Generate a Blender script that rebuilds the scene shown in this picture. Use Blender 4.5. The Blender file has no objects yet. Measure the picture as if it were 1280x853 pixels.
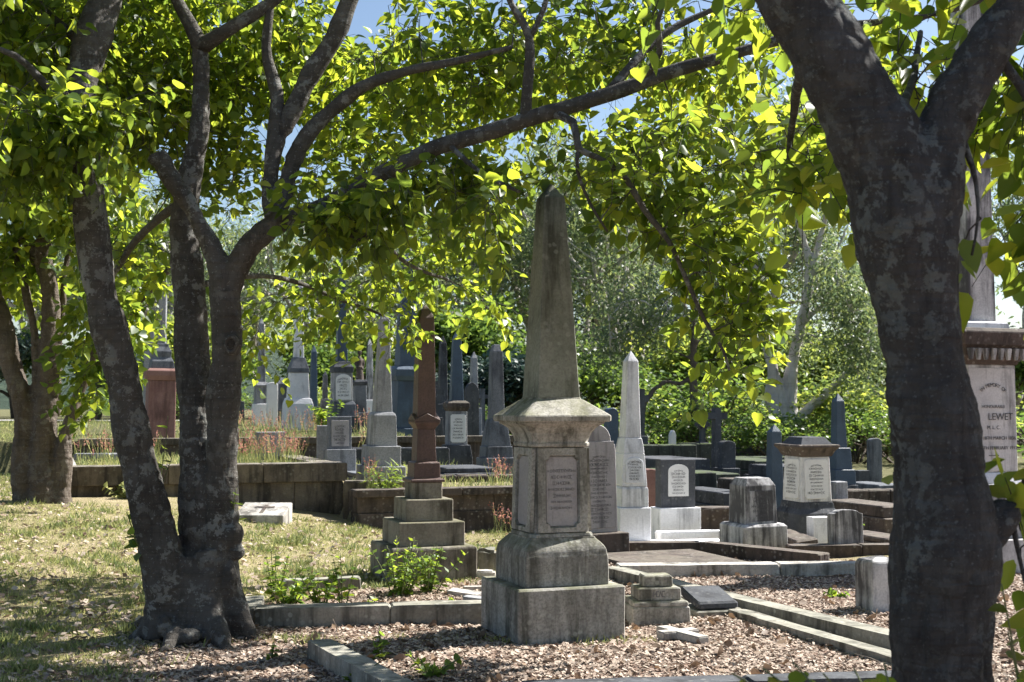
import bpy, bmesh, math, random
import numpy as np
from mathutils import Vector, Matrix, noise

random.seed(7); rng = np.random.default_rng(11)
S = bpy.context.scene
COL = S.collection
R = math.radians
PI = math.pi

# ------------------------------------------------------------------ camera geometry
F = 1600.0; CX = 640.0; CY = 426.5; CAMZ = 1.6
TH = math.atan((510 - CY) / F)
ct, st = math.cos(TH), math.sin(TH)
GRID = R(20); gc, gs = math.cos(GRID), math.sin(GRID)

def at(px, py, Y):
    a = (px - CX) / F; b = (CY - py) / F
    t = Y / (ct - b * st)
    return Vector((a * t, Y, CAMZ + t * (st + b * ct)))
def zat(py, Y): return at(CX, py, Y).z
def xat(px, Y, py=510): return at(px, py, Y).x

# ------------------------------------------------------------------ terrain
def ss(a, b, t):
    t = np.clip((np.asarray(t, float) - a) / (b - a), 0, 1)
    return t * t * (3 - 2 * t)
def terrain(x, y):
    x = np.asarray(x, float); y = np.asarray(y, float)
    u = x * gc + y * gs; v = -x * gs + y * gc
    lawn = .42 * ss(-1.2, -5.5, x) * ss(9.5, 17, y)
    lawn = lawn + .025 * np.sin(x * 1.3 + .7) * np.sin(y * 1.1) * ss(-.5, -3, x)
    low = lawn + .25 * ss(24, 45, v) - .12 * ss(13.5, 16.5, y) * ss(-2.5, -1, x) * (1 - ss(19, 23, y))
    terr = np.where(u < 4.05, np.where(v > 18.2, .72, -1), np.where(v > 17.03, .46, -1))
    terr = terr + np.where(terr > 0, np.where(u < 4.05, 0, .16) * ss(19.5, 23, v) + np.where(v > 24.05, np.where(u < 4.05, .26, .36), 0) + .22 * ss(25, 33, v), 0)
    m = 1 - ss(6.75, 6.87 + np.maximum(0, v - 18.5) * .3, u)
    m = m * (u > .42 - np.maximum(0, v - 23) * .6)
    h = np.where(terr > 0, low * (1 - m) + terr * m, low)
    return h
def tz(x, y): return float(terrain(x, y))

# ------------------------------------------------------------------ node helpers
def new_mat(name):
    m = bpy.data.materials.new(name); m.use_nodes = True
    nt = m.node_tree; nt.nodes.clear()
    return m, nt
class N:
    def __init__(s, nt): s.nt = nt
    def n(s, typ, ins=None, **kw):
        nd = s.nt.nodes.new(typ)
        for k, v in kw.items(): setattr(nd, k, v)
        for k, v in (ins or {}).items():
            sock = nd.inputs[k]
            if isinstance(v, bpy.types.NodeSocket): s.nt.links.new(v, sock)
            else:
                if isinstance(v, (tuple, list)) and len(v) == 3 and len(getattr(sock, 'default_value', [])) == 4: v = (*v, 1)
                sock.default_value = v
        return nd
    def ramp(s, fac, stops, interp='LINEAR'):
        nd = s.n('ShaderNodeValToRGB', {'Fac': fac}); cr = nd.color_ramp; cr.interpolation = interp
        while len(cr.elements) < len(stops): cr.elements.new(.5)
        for e, (p, c) in zip(cr.elements, stops):
            e.position = p
            e.color = (c, c, c, 1) if isinstance(c, (int, float)) else (*c, 1)
        return nd.outputs['Color']
    def mix(s, fac, a, b, mode='MIX'):
        nd = s.n('ShaderNodeMixRGB', {'Fac': fac, 'Color1': a, 'Color2': b}, blend_type=mode)
        return nd.outputs['Color']
    def noise(s, vec, scale, detail=5, rough=.6, dist=0):
        return s.n('ShaderNodeTexNoise', {'Vector': vec, 'Scale': scale, 'Detail': detail, 'Roughness': rough, 'Distortion': dist}).outputs['Fac']
    def math(s, op, a, b=0.0, clamp=False):
        nd = s.n('ShaderNodeMath', {0: a, 1: b}, operation=op); nd.use_clamp = clamp
        return nd.outputs[0]
    def mapping(s, vec, scale):
        return s.n('ShaderNodeMapping', {'Vector': vec, 'Scale': scale}).outputs[0]
    def coords(s):
        tc = s.n('ShaderNodeTexCoord').outputs['Object']
        oi = s.n('ShaderNodeObjectInfo').outputs['Random']
        off = s.n('ShaderNodeCombineXYZ', {0: s.math('MULTIPLY', oi, 17.0), 1: s.math('MULTIPLY', oi, 31.0), 2: 0.0}).outputs[0]
        return s.n('ShaderNodeVectorMath', {0: tc, 1: off}, operation='ADD').outputs[0]
    def finish(s, col, rough=.85, bump=None, bstr=.4, bdist=.01, spec=.25):
        p = s.n('ShaderNodeBsdfPrincipled', {'Base Color': col, 'Roughness': rough})
        p.inputs['Specular IOR Level'].default_value = spec
        if bump is not None:
            b = s.n('ShaderNodeBump', {'Height': bump, 'Strength': bstr, 'Distance': bdist})
            s.nt.links.new(b.outputs[0], p.inputs['Normal'])
        o = s.n('ShaderNodeOutputMaterial'); s.nt.links.new(p.outputs[0], o.inputs[0])
        return p

def stone(name, base, alt, dark, stain=.45, lichen=None, lich=.0, moss=None, mossamt=0., speck=.35, rough=.88, streak=1., spec=.2):
    m, nt = new_mat(name); k = N(nt); v = k.coords()
    big = k.noise(v, 2.6, 6, .62, .3)
    col = k.mix(k.ramp(big, [(.35, 0), (.65, 1)]), base, alt)
    fine = k.noise(v, 55, 4, .7)
    col = k.mix(k.math('MULTIPLY', k.ramp(fine, [(.42, 0), (.68, 1)]), speck), col, dark)
    sv = k.mapping(v, (7, 7, .75 if streak else 7))
    s1 = k.noise(sv, 1.0, 7, .65, .4)
    s2 = k.noise(v, 1.7, 5, .6)
    sm = k.math('ADD', k.math('MULTIPLY', s1, .6), k.math('MULTIPLY', s2, .4))
    lo = .62 - .26 * stain
    col = k.mix(k.math('MULTIPLY', k.ramp(sm, [(lo, 0), (lo + .12, 1)]), min(1, .55 + .5 * stain)), col, dark)
    if lichen:
        vo = k.n('ShaderNodeTexVoronoi', {'Vector': v, 'Scale': 16.0, 'Randomness': 1.0}).outputs['Distance']
        vn = k.noise(v, 3.3, 4, .6)
        vo = k.math('ADD', vo, k.math('MULTIPLY', k.noise(v, 40, 4, .7), .45))
        msk = k.math('MULTIPLY', k.ramp(vo, [(.42, 1), (.55, 0)]), k.ramp(vn, [(.45 - .1 * lich, 0), (.62, 1)]))
        col = k.mix(k.math('MULTIPLY', msk, lich), col, lichen)
    if moss:
        g = k.n('ShaderNodeNewGeometry').outputs['Normal']
        nz = k.n('ShaderNodeSeparateXYZ', {0: g}).outputs[2]
        mm = k.math('MULTIPLY', k.ramp(nz, [(.25, 0), (.8, 1)]), k.ramp(k.noise(v, 5, 5, .65), [(.38, 0), (.6, 1)]))
        col = k.mix(k.math('MULTIPLY', mm, mossamt), col, moss)
    bump = k.math('ADD', k.math('MULTIPLY', k.noise(v, 14, 6, .65), .6), k.math('MULTIPLY', fine, .4))
    k.finish(col, rough, bump, .55, .012, spec)
    return m

def plain(name, col, rough=.8, var=.3):
    m, nt = new_mat(name); k = N(nt); v = k.coords()
    f = k.noise(v, 20, 4, .6)
    c = k.mix(k.ramp(f, [(.35, 0), (.7, 1)]), col, tuple(x * (1 - var) for x in col))
    k.finish(c, rough, f, .2, .003)
    return m

M = {}
M['grey'] = stone('weathered_sandstone', (.45, .43, .395), (.32, .305, .27), (.055, .053, .042), .58, (.50, .50, .44), .45, (.17, .17, .09), .6, speck=.55)
M['shaft'] = stone('mossy_sandstone', (.30, .305, .265), (.21, .215, .18), (.055, .055, .042), .58, (.38, .39, .35), .4, (.16, .17, .08), .5)
M['tab'] = stone('weathered_tablet', (.40, .38, .38), (.33, .31, .31), (.08, .075, .08), .36, speck=.2)
M['step'] = stone('stained_sandstone', (.31, .28, .235), (.20, .178, .145), (.045, .038, .028), .6, (.4, .4, .33), .25, (.15, .15, .07), .5)
M['red'] = stone('red_granite', (.13, .078, .068), (.09, .056, .05), (.04, .025, .023), .4, speck=.5, rough=.55, spec=.4)
M['redsand'] = stone('red_sandstone', (.28, .165, .142), (.22, .12, .103), (.09, .052, .045), .45, speck=.3)
M['white'] = stone('weathered_marble', (.82, .82, .83), (.68, .68, .70), (.12, .12, .13), .34, speck=.2)
M['whitestain'] = stone('stained_marble', (.64, .63, .62), (.46, .45, .45), (.045, .043, .045), .74, speck=.3)
M['marble'] = stone('white_marble', (.76, .75, .73), (.66, .65, .64), (.28, .27, .27), .22, speck=.12)
M['pale'] = stone('pale_granite', (.38, .385, .395), (.27, .275, .285), (.07, .07, .078), .5, speck=.5)
M['mid'] = stone('grey_granite', (.20, .21, .23), (.13, .14, .155), (.035, .036, .042), .5, speck=.5)
M['dark'] = stone('dark_stone', (.10, .105, .115), (.06, .063, .07), (.025, .025, .028), .45, (.3, .3, .28), .3, speck=.4)
M['blue'] = stone('dark_blue_granite', (.06, .095, .14), (.04, .066, .10), (.02, .025, .033), .3, speck=.4, rough=.5, spec=.4)
M['brown'] = stone('brown_sandstone', (.125, .098, .084), (.085, .068, .06), (.028, .024, .022), .55, (.34, .32, .29), .5, (.20, .18, .14), .45)
M['wall'] = stone('retaining_stone', (.20, .165, .125), (.125, .10, .08), (.035, .03, .026), .6, (.33, .32, .27), .3, (.30, .28, .23), .6)
M['kerb'] = stone('kerb_stone', (.35, .33, .285), (.245, .23, .19), (.055, .052, .043), .58, (.5, .5, .44), .5, (.30, .30, .24), .4)
M['kerbwhite'] = stone('pale_kerb_stone', (.52, .49, .45), (.40, .37, .33), (.07, .065, .055), .48, (.6, .6, .55), .5)
M['mossy'] = stone('mossy_dark_stone', (.07, .075, .065), (.045, .05, .045), (.02, .02, .02), .5, (.22, .24, .2), .4, (.09, .12, .045), .7)
M['marbleworn'] = stone('stained_white_marble', (.66, .65, .64), (.52, .51, .51), (.10, .095, .095), .5, speck=.2)
M['ink'] = plain('lettering_lead', (.13, .13, .135), .6, .6)
M['inkfaint'] = plain('worn_lettering', (.19, .18, .18), .8)

# ------------------------------------------------------------------ objects
def link(o): COL.objects.link(o); return o
def empty(name, loc, rz=0, label=None, cat=None, group=None, tilt=(0, 0)):
    o = link(bpy.data.objects.new(name, None)); o.location = loc; o.rotation_euler = (tilt[0], tilt[1], rz)
    o.empty_display_size = .2
    if label: o['label'] = label
    if cat: o['category'] = cat
    if group: o['group'] = group
    return o
def tag(o, label, cat, group=None):
    o['label'] = label; o['category'] = cat
    if group: o['group'] = group
    return o
def mesh_obj(name, verts, faces, mat, parent=None, smooth=False):
    me = bpy.data.meshes.new(name); me.from_pydata([tuple(v) for v in verts], [], [tuple(f) for f in faces])
    me.validate(); me.update()
    if mat: me.materials.append(mat)
    if smooth: me.polygons.foreach_set('use_smooth', [True] * len(me.polygons))
    o = link(bpy.data.objects.new(name, me)); o.parent = parent
    return o
def np_mesh(name, V, Fc, mat, parent=None, var=None, smooth=False):
    V = np.asarray(V, np.float32).reshape(-1, 3); Fc = np.asarray(Fc, np.int32); k = Fc.shape[1]
    me = bpy.data.meshes.new(name); me.vertices.add(len(V)); me.vertices.foreach_set('co', V.ravel())
    me.loops.add(Fc.size); me.loops.foreach_set('vertex_index', Fc.ravel())
    me.polygons.add(len(Fc)); me.polygons.foreach_set('loop_start', np.arange(0, Fc.size, k, dtype=np.int32))
    try: me.polygons.foreach_set('loop_total', np.full(len(Fc), k, np.int32))
    except Exception: pass
    if smooth: me.polygons.foreach_set('use_smooth', np.ones(len(Fc), bool))
    me.update(calc_edges=True)
    if var is not None:
        a = me.attributes.new('var', 'FLOAT', 'POINT'); a.data.foreach_set('value', np.asarray(var, np.float32))
    me.materials.append(mat)
    o = link(bpy.data.objects.new(name, me)); o.parent = parent
    return o

# square loft: rings of a (possibly chamfered) rectangle along a profile
def loft(prof, aspect=1.0, ch=.006, bev=.007, nseg=1, step=None, amp=0., seed=0., off=(0, 0)):
    """prof: [(half_width, z)...] bottom to top. Returns verts, faces."""
    P = [prof[0]]
    for i in range(1, len(prof) - 1): P.append(prof[i])
    P.append(prof[-1])
    # close with caps: treat centre points as neighbours for bevelling
    full = [(0, P[0][1])] + P + [(0, P[-1][1])]
    out = []
    for i in range(1, len(full) - 1):
        a, b, c = Vector(full[i - 1]), Vector(full[i]), Vector(full[i + 1])
        la, lc = (a - b).length, (c - b).length
        if la < 1e-6 or lc < 1e-6: out.append(tuple(b)); continue
        d = min(bev, la * .3, lc * .3)
        out.append(tuple(b + (a - b) / la * d)); out.append(tuple(b + (c - b) / lc * d))
    if step:
        o2 = [out[0]]
        for p, q in zip(out, out[1:]):
            L = math.hypot(p[0] - q[0], p[1] - q[1]); k = max(1, int(L / step))
            for j in range(1, k + 1): o2.append((p[0] + (q[0] - p[0]) * j / k, p[1] + (q[1] - p[1]) * j / k))
        out = o2
    V, Fs = [], []
    n = None
    for (r, z) in out:
        rx, ry = r, r * aspect; c = min(ch, rx * .4, ry * .4)
        ring = []
        cs = [(rx - c, -ry), (rx, -ry + c), (rx, ry - c), (rx - c, ry), (-rx + c, ry), (-rx, ry - c), (-rx, -ry + c), (-rx + c, -ry)]
        for j in range(8):
            p, q = cs[j], cs[(j + 1) % 8]
            k = nseg if j % 2 == 1 else 1
            for t in range(k): ring.append((p[0] + (q[0] - p[0]) * t / k, p[1] + (q[1] - p[1]) * t / k, z))
        n = len(ring)
        if amp:
            r2 = []
            for x, y, zz in ring:
                w = noise.noise(Vector((x * 9 + seed, y * 9, zz * 9))) * amp + noise.noise(Vector((x * 31 + seed, y * 31, zz * 31))) * amp * .6
                L = math.hypot(x, y) + 1e-6
                r2.append((x + x / L * w, y + y / L * w, zz + w * .5))
            ring = r2
        V += [(x + off[0], y + off[1], zz) for x, y, zz in ring]
    m = len(out)
    for i in range(m - 1):
        for j in range(n):
            j2 = (j + 1) % n
            Fs.append((i * n + j, i * n + j2, (i + 1) * n + j2, (i + 1) * n + j))
    Fs.append(tuple(range(n - 1, -1, -1))); Fs.append(tuple(range((m - 1) * n, m * n)))
    return V, Fs

def prism(outline, y0, y1, bev=.008):
    """outline: CCW polygon (u, z) seen from -Y; extruded from y0 (front) to y1 (back), front edge bevelled."""
    n = len(outline); cx = sum(p[0] for p in outline) / n; cz = sum(p[1] for p in outline) / n
    def inset(p, d):
        v = Vector((cx - p[0], cz - p[1])); L = v.length
        return (p[0] + v.x / L * d, p[1] + v.y / L * d)
    V = []
    for (d, y) in ((bev, y0), (0, y0 + bev), (0, y1 - bev), (bev, y1)):
        for p in outline:
            q = inset(p, d); V.append((q[0], y, q[1]))
    Fs = [tuple(range(n)), tuple(range(4 * n - 1, 3 * n - 1, -1))]
    for k in range(3):
        for j in range(n):
            j2 = (j + 1) % n
            Fs.append((k * n + j, (k + 1) * n + j, (k + 1) * n + j2, k * n + j2))
    return V, Fs

def strokes(w, h, rows, y, cz, letter, seed, arc=False, fill=.8):
    return [strokes1(w, h, rows, y, cz, letter, seed, arc, fill, i) for i in range(rows)]
def strokes1(w, h, rows, y, cz, letter, seed, arc, fill, only):
    """illegible worn lettering: rows of short chiselled strokes on a plane facing -Y at depth y"""
    r = random.Random(seed * 31 + only); V, Fs = [], []
    def bar(x0, z0, x1, z1, t):
        d = Vector((x1 - x0, z1 - z0)); 
        if d.length < 1e-6: return
        nrm = Vector((-d.y, d.x)).normalized() * t / 2; b = len(V)
        for (x, z) in ((x0, z0), (x1, z1)):
            V.append((x - nrm.x, y, z - nrm.y)); V.append((x + nrm.x, y, z + nrm.y))
        Fs.append((b, b + 2, b + 3, b + 1))
    for i in (only,):
        z = cz + h / 2 - (i + .5) * h / rows
        L = letter * r.choice((.8, 1, 1, 1.25)); lw = w * fill * r.uniform(.55, 1)
        x = -lw / 2
        while x < lw / 2 - L * .6:
            if r.random() < .15: x += L * .18; continue
            zz = z + (0 if not (arc and i == 0) else -((x / w) ** 2) * w * .7)
            t = L * .16; k = r.randrange(5); ww = L * .5
            if k in (0, 1, 3): bar(x, zz - L / 2, x, zz + L / 2, t)
            if k in (0, 2): bar(x + ww, zz - L / 2, x + ww * (.4 if k == 2 else 1), zz + L / 2, t)
            if k in (1, 4): bar(x, zz + L / 2, x + ww, zz + L / 2 - t * .3, t); bar(x, zz - L / 2, x + ww, zz - L / 2, t)
            if k == 2: bar(x, zz - L / 2, x + ww * .4, zz + L / 2, t)
            if k in (3, 0): bar(x, zz, x + ww, zz, t)
            if k == 4: bar(x + ww, zz - L / 2, x + ww, zz + L / 2, t)
            x += L * .56
    return V, Fs

def text_mesh(s, size, loc, mat, parent, name='inscription', ext=.0012, rot=(PI / 2, 0, 0), align='CENTER'):
    cu = bpy.data.curves.new('lettering', 'FONT'); cu.body = s; cu.size = size; cu.align_x = align; cu.align_y = 'CENTER'; cu.extrude = ext
    o = link(bpy.data.objects.new('lettering', cu)); dg = bpy.context.evaluated_depsgraph_get()
    me = bpy.data.meshes.new_from_object(o.evaluated_get(dg)); bpy.data.objects.remove(o)
    T = Matrix.Translation(loc) @ Matrix.Rotation(rot[2], 4, 'Z') @ Matrix.Rotation(rot[0], 4, 'X') @ Matrix.Rotation(rot[1], 4, 'Z')
    me.transform(T); me.materials.clear(); me.materials.append(mat)
    q = link(bpy.data.objects.new(name, me)); q.parent = parent
    return q

# ------------------------------------------------------------------ monuments
KE = gc + gs          # picture extent of a unit square turned by the grid angle
def root_at(name, label, cat, cx, Y, py_base=None, group=None, rot=None, tilt=(0, 0)):
    if tilt == (0, 0): q = random.Random(int(cx * 7)); tilt = (R(q.gauss(0, .55)), R(q.gauss(0, .55))); rot = 20 + q.gauss(0, 2.2) if rot is None else rot
    x = xat(cx, Y); g = tz(x, Y)
    r = empty(name, (x, Y, g), GRID if rot is None else R(rot), label, cat, group, tilt)
    return r, g
def mon(name, label, cat, cx, Y, tiers, group=None, rot=None, tilt=(0, 0), near=False, bev=.008):
    """tiers: (part, [(py, extent_px)...], material[, chamfer]) bottom to top"""
    r, g = root_at(name, label, cat, cx, Y, None, group, rot, tilt)
    info = {}
    for i, t in enumerate(tiers):
        part, prof, mat = t[:3]; ch = t[3] if len(t) > 3 else .006
        pr = [(e * Y / F / KE / 2, zat(py, Y) - g) for py, e in prof]
        if i == 0:
            if pr[0][1] > .25: print('HIGH', label[:40], round(pr[0][1], 2))
            if pr[0][1] < -.25: print('LOW', label[:40], round(pr[0][1], 2))
            pr[0] = (pr[0][0], min(pr[0][1], 0) - .06)
        kw = dict(nseg=8, step=.05, amp=.0035, seed=i * 3.1 + cx) if near else {}
        V, Fs = loft(pr, 1.0, ch, bev, **kw)
        o = mesh_obj(part, V, Fs, mat, r)
        info.setdefault(part, (o, pr))
    return r, info
def face_plate(parent, name, outline, r0, r1, z0, z1, thick, mat, side=0, bev=.005):
    """plate on a tapered die face. outline (u,z); face half width runs r0..r1 between z0..z1"""
    V, Fs = prism(outline, -thick, .004, bev)
    a = side * PI / 2; out = []
    for (x, y, z) in V:
        t = (z - z0) / (z1 - z0); rr = r0 + (r1 - r0) * t
        yy = y - rr
        out.append((x * math.cos(a) - yy * math.sin(a), x * math.sin(a) + yy * math.cos(a), z))
    return mesh_obj(name, out, Fs, mat, parent)
def on_face(VF, r0, r1, z0, z1, side=0):
    V, Fs = VF; a = side * PI / 2; out = []
    for (x, y, z) in V:
        t = (z - z0) / (z1 - z0); yy = y - (r0 + (r1 - r0) * t)
        out.append((x * math.cos(a) - yy * math.sin(a), x * math.sin(a) + yy * math.cos(a), z))
    return out, Fs
def arch(w, z0, z1, rise, n=10, kind='round'):
    """outline (CCW from -Y side: x right, z up)"""
    h = w / 2; pts = [(-h, z0), (h, z0)]
    if kind == 'flat': return pts + [(h, z1), (-h, z1)]
    zs = z1 - rise
    if kind == 'gothic':
        pts += [(h, zs), (h * .82, zs + rise * .42), (h * .45, zs + rise * .8), (0, z1), (-h * .45, zs + rise * .8), (-h * .82, zs + rise * .42), (-h, zs)]
        return pts
    if kind == 'clip':
        return pts[:0] + [(-h + rise, z0), (h - rise, z0), (h, z0 + rise), (h, z1 - rise), (h - rise, z1), (-h + rise, z1), (-h, z1 - rise), (-h, z0 + rise)]
    if kind == 'shoulder':
        pts += [(h, zs - rise * .4), (h * .97, zs - rise * .1), (h * .80, zs), ]
        for i in range(n + 1):
            a = PI * i / n; pts.append((h * .74 * math.cos(a), zs + rise * (.12 + .88 * math.sin(a))))
        pts += [(-h * .80, zs), (-h * .97, zs - rise * .1), (-h, zs - rise * .4)]
        return pts
    for i in range(n + 1):
        a = PI * i / n; pts.append((h * math.cos(a), zs + rise * math.sin(a)))
    return pts
def slab(name, label, cat, cx, Y, wpx, yb, yt, thick, mat, kind='round', rise=.5, base=None, tablet=None, group=None, rot=None, tilt=(0, 0), seed=1):
    """upright headstone; base=(w_px, yb, yt, thick, mat)"""
    r, g = root_at(name, label, cat, cx, Y, None, group, rot, tilt)
    w = wpx * Y / F; z0, z1 = zat(yb, Y) - g, zat(yt, Y) - g
    if base:
        bw, b0, b1, bt, bm = base; bw = bw * Y / F
        zb0 = zat(b0, Y) - g
        if abs(zb0) > .25: print('BASE', label[:40], round(zb0, 2))
        V, Fs = loft([(bw / 2, min(zb0, 0) - .05), (bw / 2, zat(b1, Y) - g)], bt / bw, .006, .008)
        mesh_obj('base', V, Fs, bm, r); z0 = min(z0, zat(b1, Y) - g) - .002
    else:
        if abs(z0) > .25: print('SLAB', label[:40], round(z0, 2))
        z0 = min(z0, 0) - .05
    V, Fs = prism(arch(w, z0, z1, rise * w / 2 if kind != 'clip' else rise, kind=kind), -thick / 2, thick / 2)
    mesh_obj('headstone' if base else 'stone', V, Fs, mat, r)
    if tablet:
        tw, t0, t1, tm, rows, tk = tablet
        tw = tw * Y / F; a, b = zat(t0, Y) - g, zat(t1, Y) - g
        V, Fs = prism(arch(tw, a, b, tw * .3, kind=tk), -thick / 2 - .012, -thick / 2 + .003, .003)
        t = mesh_obj('tablet', V, Fs, tm, r)
        for V, Fs in strokes(tw, (b - a) * .8, rows, -thick / 2 - .0135, (a + b) / 2 - (b - a) * .05, (b - a) * .8 / rows * .55, seed, arc=True):
            mesh_obj('inscription', V, Fs, M['ink'], t)
    return r, g
GR = 'weathered monuments in the old cemetery'

# main sandstone obelisk -------------------------------------------------
X0, Y0 = .279, 9.19
mroot = empty('obelisk_monument', (X0, Y0, 0), GRID, 'large weathered grey sandstone obelisk on a panelled pedestal and two plinth blocks', 'monument', GR)
def mpart(name, prof, mat, ch=.006, bev=.008, amp=.003):
    V, Fs = loft(prof, 1, ch, bev, nseg=10, step=.04, amp=amp, seed=len(name))
    return mesh_obj(name, V, Fs, mat, mroot)
mpart('base', [(.395, -.06), (.395, .372)], M['grey'], .008, .012)
mpart('plinth', [(.312, .370), (.310, .572), (.306, .585), (.302, .612), (.288, .640), (.262, .668), (.240, .690), (.238, .70)], M['grey'], .008, .006)
dz0, dz1, dr0, dr1 = .70, 1.325, .205, .185
die = mpart('die', [(dr0, .698), (dr1, 1.327)], M['grey'], .01, .003)
# bottom and top bands of die, frames with clipped inner corners
mpart('die_footing', [(.236, .699), (.232, .715), (.226, .728)], M['grey'], .03, .004)
cut = .032
for side in (0, 1, 3):
    r0f, r1f = dr0, dr1
    W0, H0, H1 = .186, .735, 1.318
    w_, h0, h1 = .128, .765, 1.268
    inner, outer = [], []
    def corner(sx, z, sz, Z):
        # concave quarter notch
        pts = []
        for a in (0, .25, .5, .75, 1):
            ang = a * PI / 2
            pts.append((sx * (w_ - cut * math.cos(ang)), z - sz * cut * math.sin(ang)))
        outs = [(sx * (w_ - cut), Z), (sx * (W0 - .02), Z), (sx * W0, Z), (sx * W0, Z - sz * .03), (sx * W0, z - sz * cut)]
        # order: first point along horizontal edge
        pts = [(sx * (w_ - cut), z)] + [(sx * (w_ - cut + cut * (1 - math.cos(t * PI / 2)) ), z - sz * cut * math.sin(t * PI / 2)) for t in (.33, .66)] + [(sx * w_, z - sz * cut)]
        outs = [(sx * (w_ - cut), Z), (sx * W0, Z), (sx * W0, Z), (sx * W0, z - sz * cut)]
        outs[1] = (sx * W0 * .985, Z); outs[2] = (sx * W0, Z - sz * W0 * .03)
        return list(zip(pts, outs))
    loop = corner(1, h0, -1, H0)
    loop += corner(1, h1, 1, H1)[::-1]
    loop += corner(-1, h1, 1, H1)
    loop += corner(-1, h0, -1, H0)[::-1]
    # loop: bottom right (to right edge), up, top right -> top left -> down ; CCW from front
    n = len(loop); V = []
    for yy, sel in ((-.030, 1), (-.030, 0), (-.002, 0), (-.002, 1)):
        for (pi, po) in loop:
            p = po if sel else pi
            V.append((p[0], yy if not (sel == 0 and yy > -.01) else yy, p[1]))
    # inner bevel: move the deep inner ring inwards
    for j in range(n):
        x, y, z = V[2 * n + j]; V[2 * n + j] = (x * .93, y, (z - 1.016) * .975 + 1.016)
    Fs = []
    for k in range(3):
        for j in range(n):
            j2 = (j + 1) % n; Fs.append((k * n + j, k * n + j2, (k + 1) * n + j2, (k + 1) * n + j))
    for j in range(n):
        j2 = (j + 1) % n; Fs.append((3 * n + j, 3 * n + j2, j2, j))
    V, Fs = on_face((V, Fs), r0f, r1f, dz0, dz1, side)
    pf = mesh_obj('panel_frame', V, Fs, M['grey'], mroot)
    tp = face_plate(mroot, 'tablet', arch(.235, .775, 1.258, .03, kind='clip'), r0f, r1f, dz0, dz1, .009, M['tab'], side, .004)
    if side == 0:
        VF = strokes(.23, .30, 7, -.0105, 1.03, .017, 5, fill=.95)
        for q in VF:
            V, Fs = on_face(q, r0f, r1f, dz0, dz1, 0); mesh_obj('inscription', V, Fs, M['inkfaint'], tp)
        t = text_mesh('IN MEMORY OF', .019, (0, -.198, 1.165), M['inkfaint'], tp)
mpart('cornice', [(.208, 1.324), (.218, 1.330), (.220, 1.352), (.212, 1.358), (.216, 1.378), (.232, 1.425), (.258, 1.462), (.286, 1.482), (.300, 1.488), (.302, 1.503)], M['grey'], .035, .004)
mpart('cap', [(.328, 1.502), (.330, 1.545), (.315, 1.556), (.19, 1.650), (.166, 1.664), (.165, 1.674)], M['grey'], .012, .008)
V, Fs = loft([(.160, 1.670), (.080, 3.11), (.010, 3.215)], 1, .005, .005, nseg=6, step=.06, amp=.0022, seed=4)
mesh_obj('shaft', V, Fs, M['shaft'], mroot)

# stepped pedestal with red obelisk -------------------------------------
r, _ = root_at('obelisk_monument', 'slim red granite obelisk on four stained sandstone steps', 'monument', 529, 12.28, group=GR)
def rp(name, prof, mat, ch=.006, bev=.008, near=True, amp=.003):
    kw = dict(nseg=8, step=.05, amp=amp, seed=prof[0][0] * 9) if near else {}
    V, Fs = loft(prof, 1, ch, bev, **kw); return mesh_obj(name, V, Fs, mat, r)
rp('step', [(.415, -.05), (.412, .30), (.395, .318)], M['step'], .012)
rp('step', [(.32, .316), (.317, .54)], M['step'], .01)
rp('step', [(.232, .538), (.229, .745)], M['step'], .01)
rp('step', [(.148, .743), (.146, .902)], M['step'], .01)
rp('plinth', [(.165, .900), (.165, .925), (.128, .94), (.125, 1.08), (.10, 1.095)], M['red'], .004, .004)
rp('die', [(.098, 1.092), (.086, 1.40)], M['red'], .004, .004)
V, Fs = loft([(.088, 1.398), (.10, 1.425), (.122, 1.455), (.124, 1.475)], 1, .004, .004); mesh_obj('cornice', V, Fs, M['red'], r)
for s in range(2):   # crossed gable cap
    V, Fs = prism([(-.126, 1.474), (.126, 1.474), (.126, 1.487), (0, 1.548), (-.126, 1.487)], -.125 - .001 * s, .125 + .001 * s, .004)
    if s: V = [(-y, x, z) for x, y, z in V]
    mesh_obj('gable', V, Fs, M['red'], r)
rp('shaft', [(.092, 1.50), (.071, 2.46), (.04, 2.54), (.004, 2.59)], M['red'], .004, .004, True, .001)

# tall monument at the edge behind the near trunk ------------------------
big, inf = mon('obelisk_monument', 'huge dark stained obelisk on a lettered white pedestal behind the nearest trunk', 'monument', 1214, 13.0, [
    ('base', [(712, 176), (668, 174)], M['whitestain']),
    ('plinth', [(668, 146), (640, 144), (632, 128), (602, 122)], M['whitestain']),
    ('plinth', [(602, 116), (594, 108), (589, 100)], M['white']),
    ('die', [(589, 96), (457, 93)], M['marbleworn'], .012),
    ('cornice', [(457, 98), (450, 102), (447, 112), (436, 118), (434, 134), (418, 140), (413, 128)], M['brown']),
    ('cap', [(413, 84), (405, 80), (403, 62)], M['white']),
    ('shaft', [(403, 54), (-160, 33), (-190, 2)], M['whitestain'])], GR)
Yb = 13.0; g = tz(xat(1214, Yb), Yb); o, pr = inf['die']; hw0, hw1 = pr[0][0], pr[1][0]; dz = (pr[0][1], pr[1][1])
def zb(py): return zat(py, Yb) - g
yf = -hw0 - .001
tb = face_plate(big, 'tablet', arch(hw0 * 1.86, zb(587), zb(461), .02, kind='clip'), hw0, hw1, dz[0], dz[1], .006, M['marbleworn'])
sc_ = Yb / F
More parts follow.
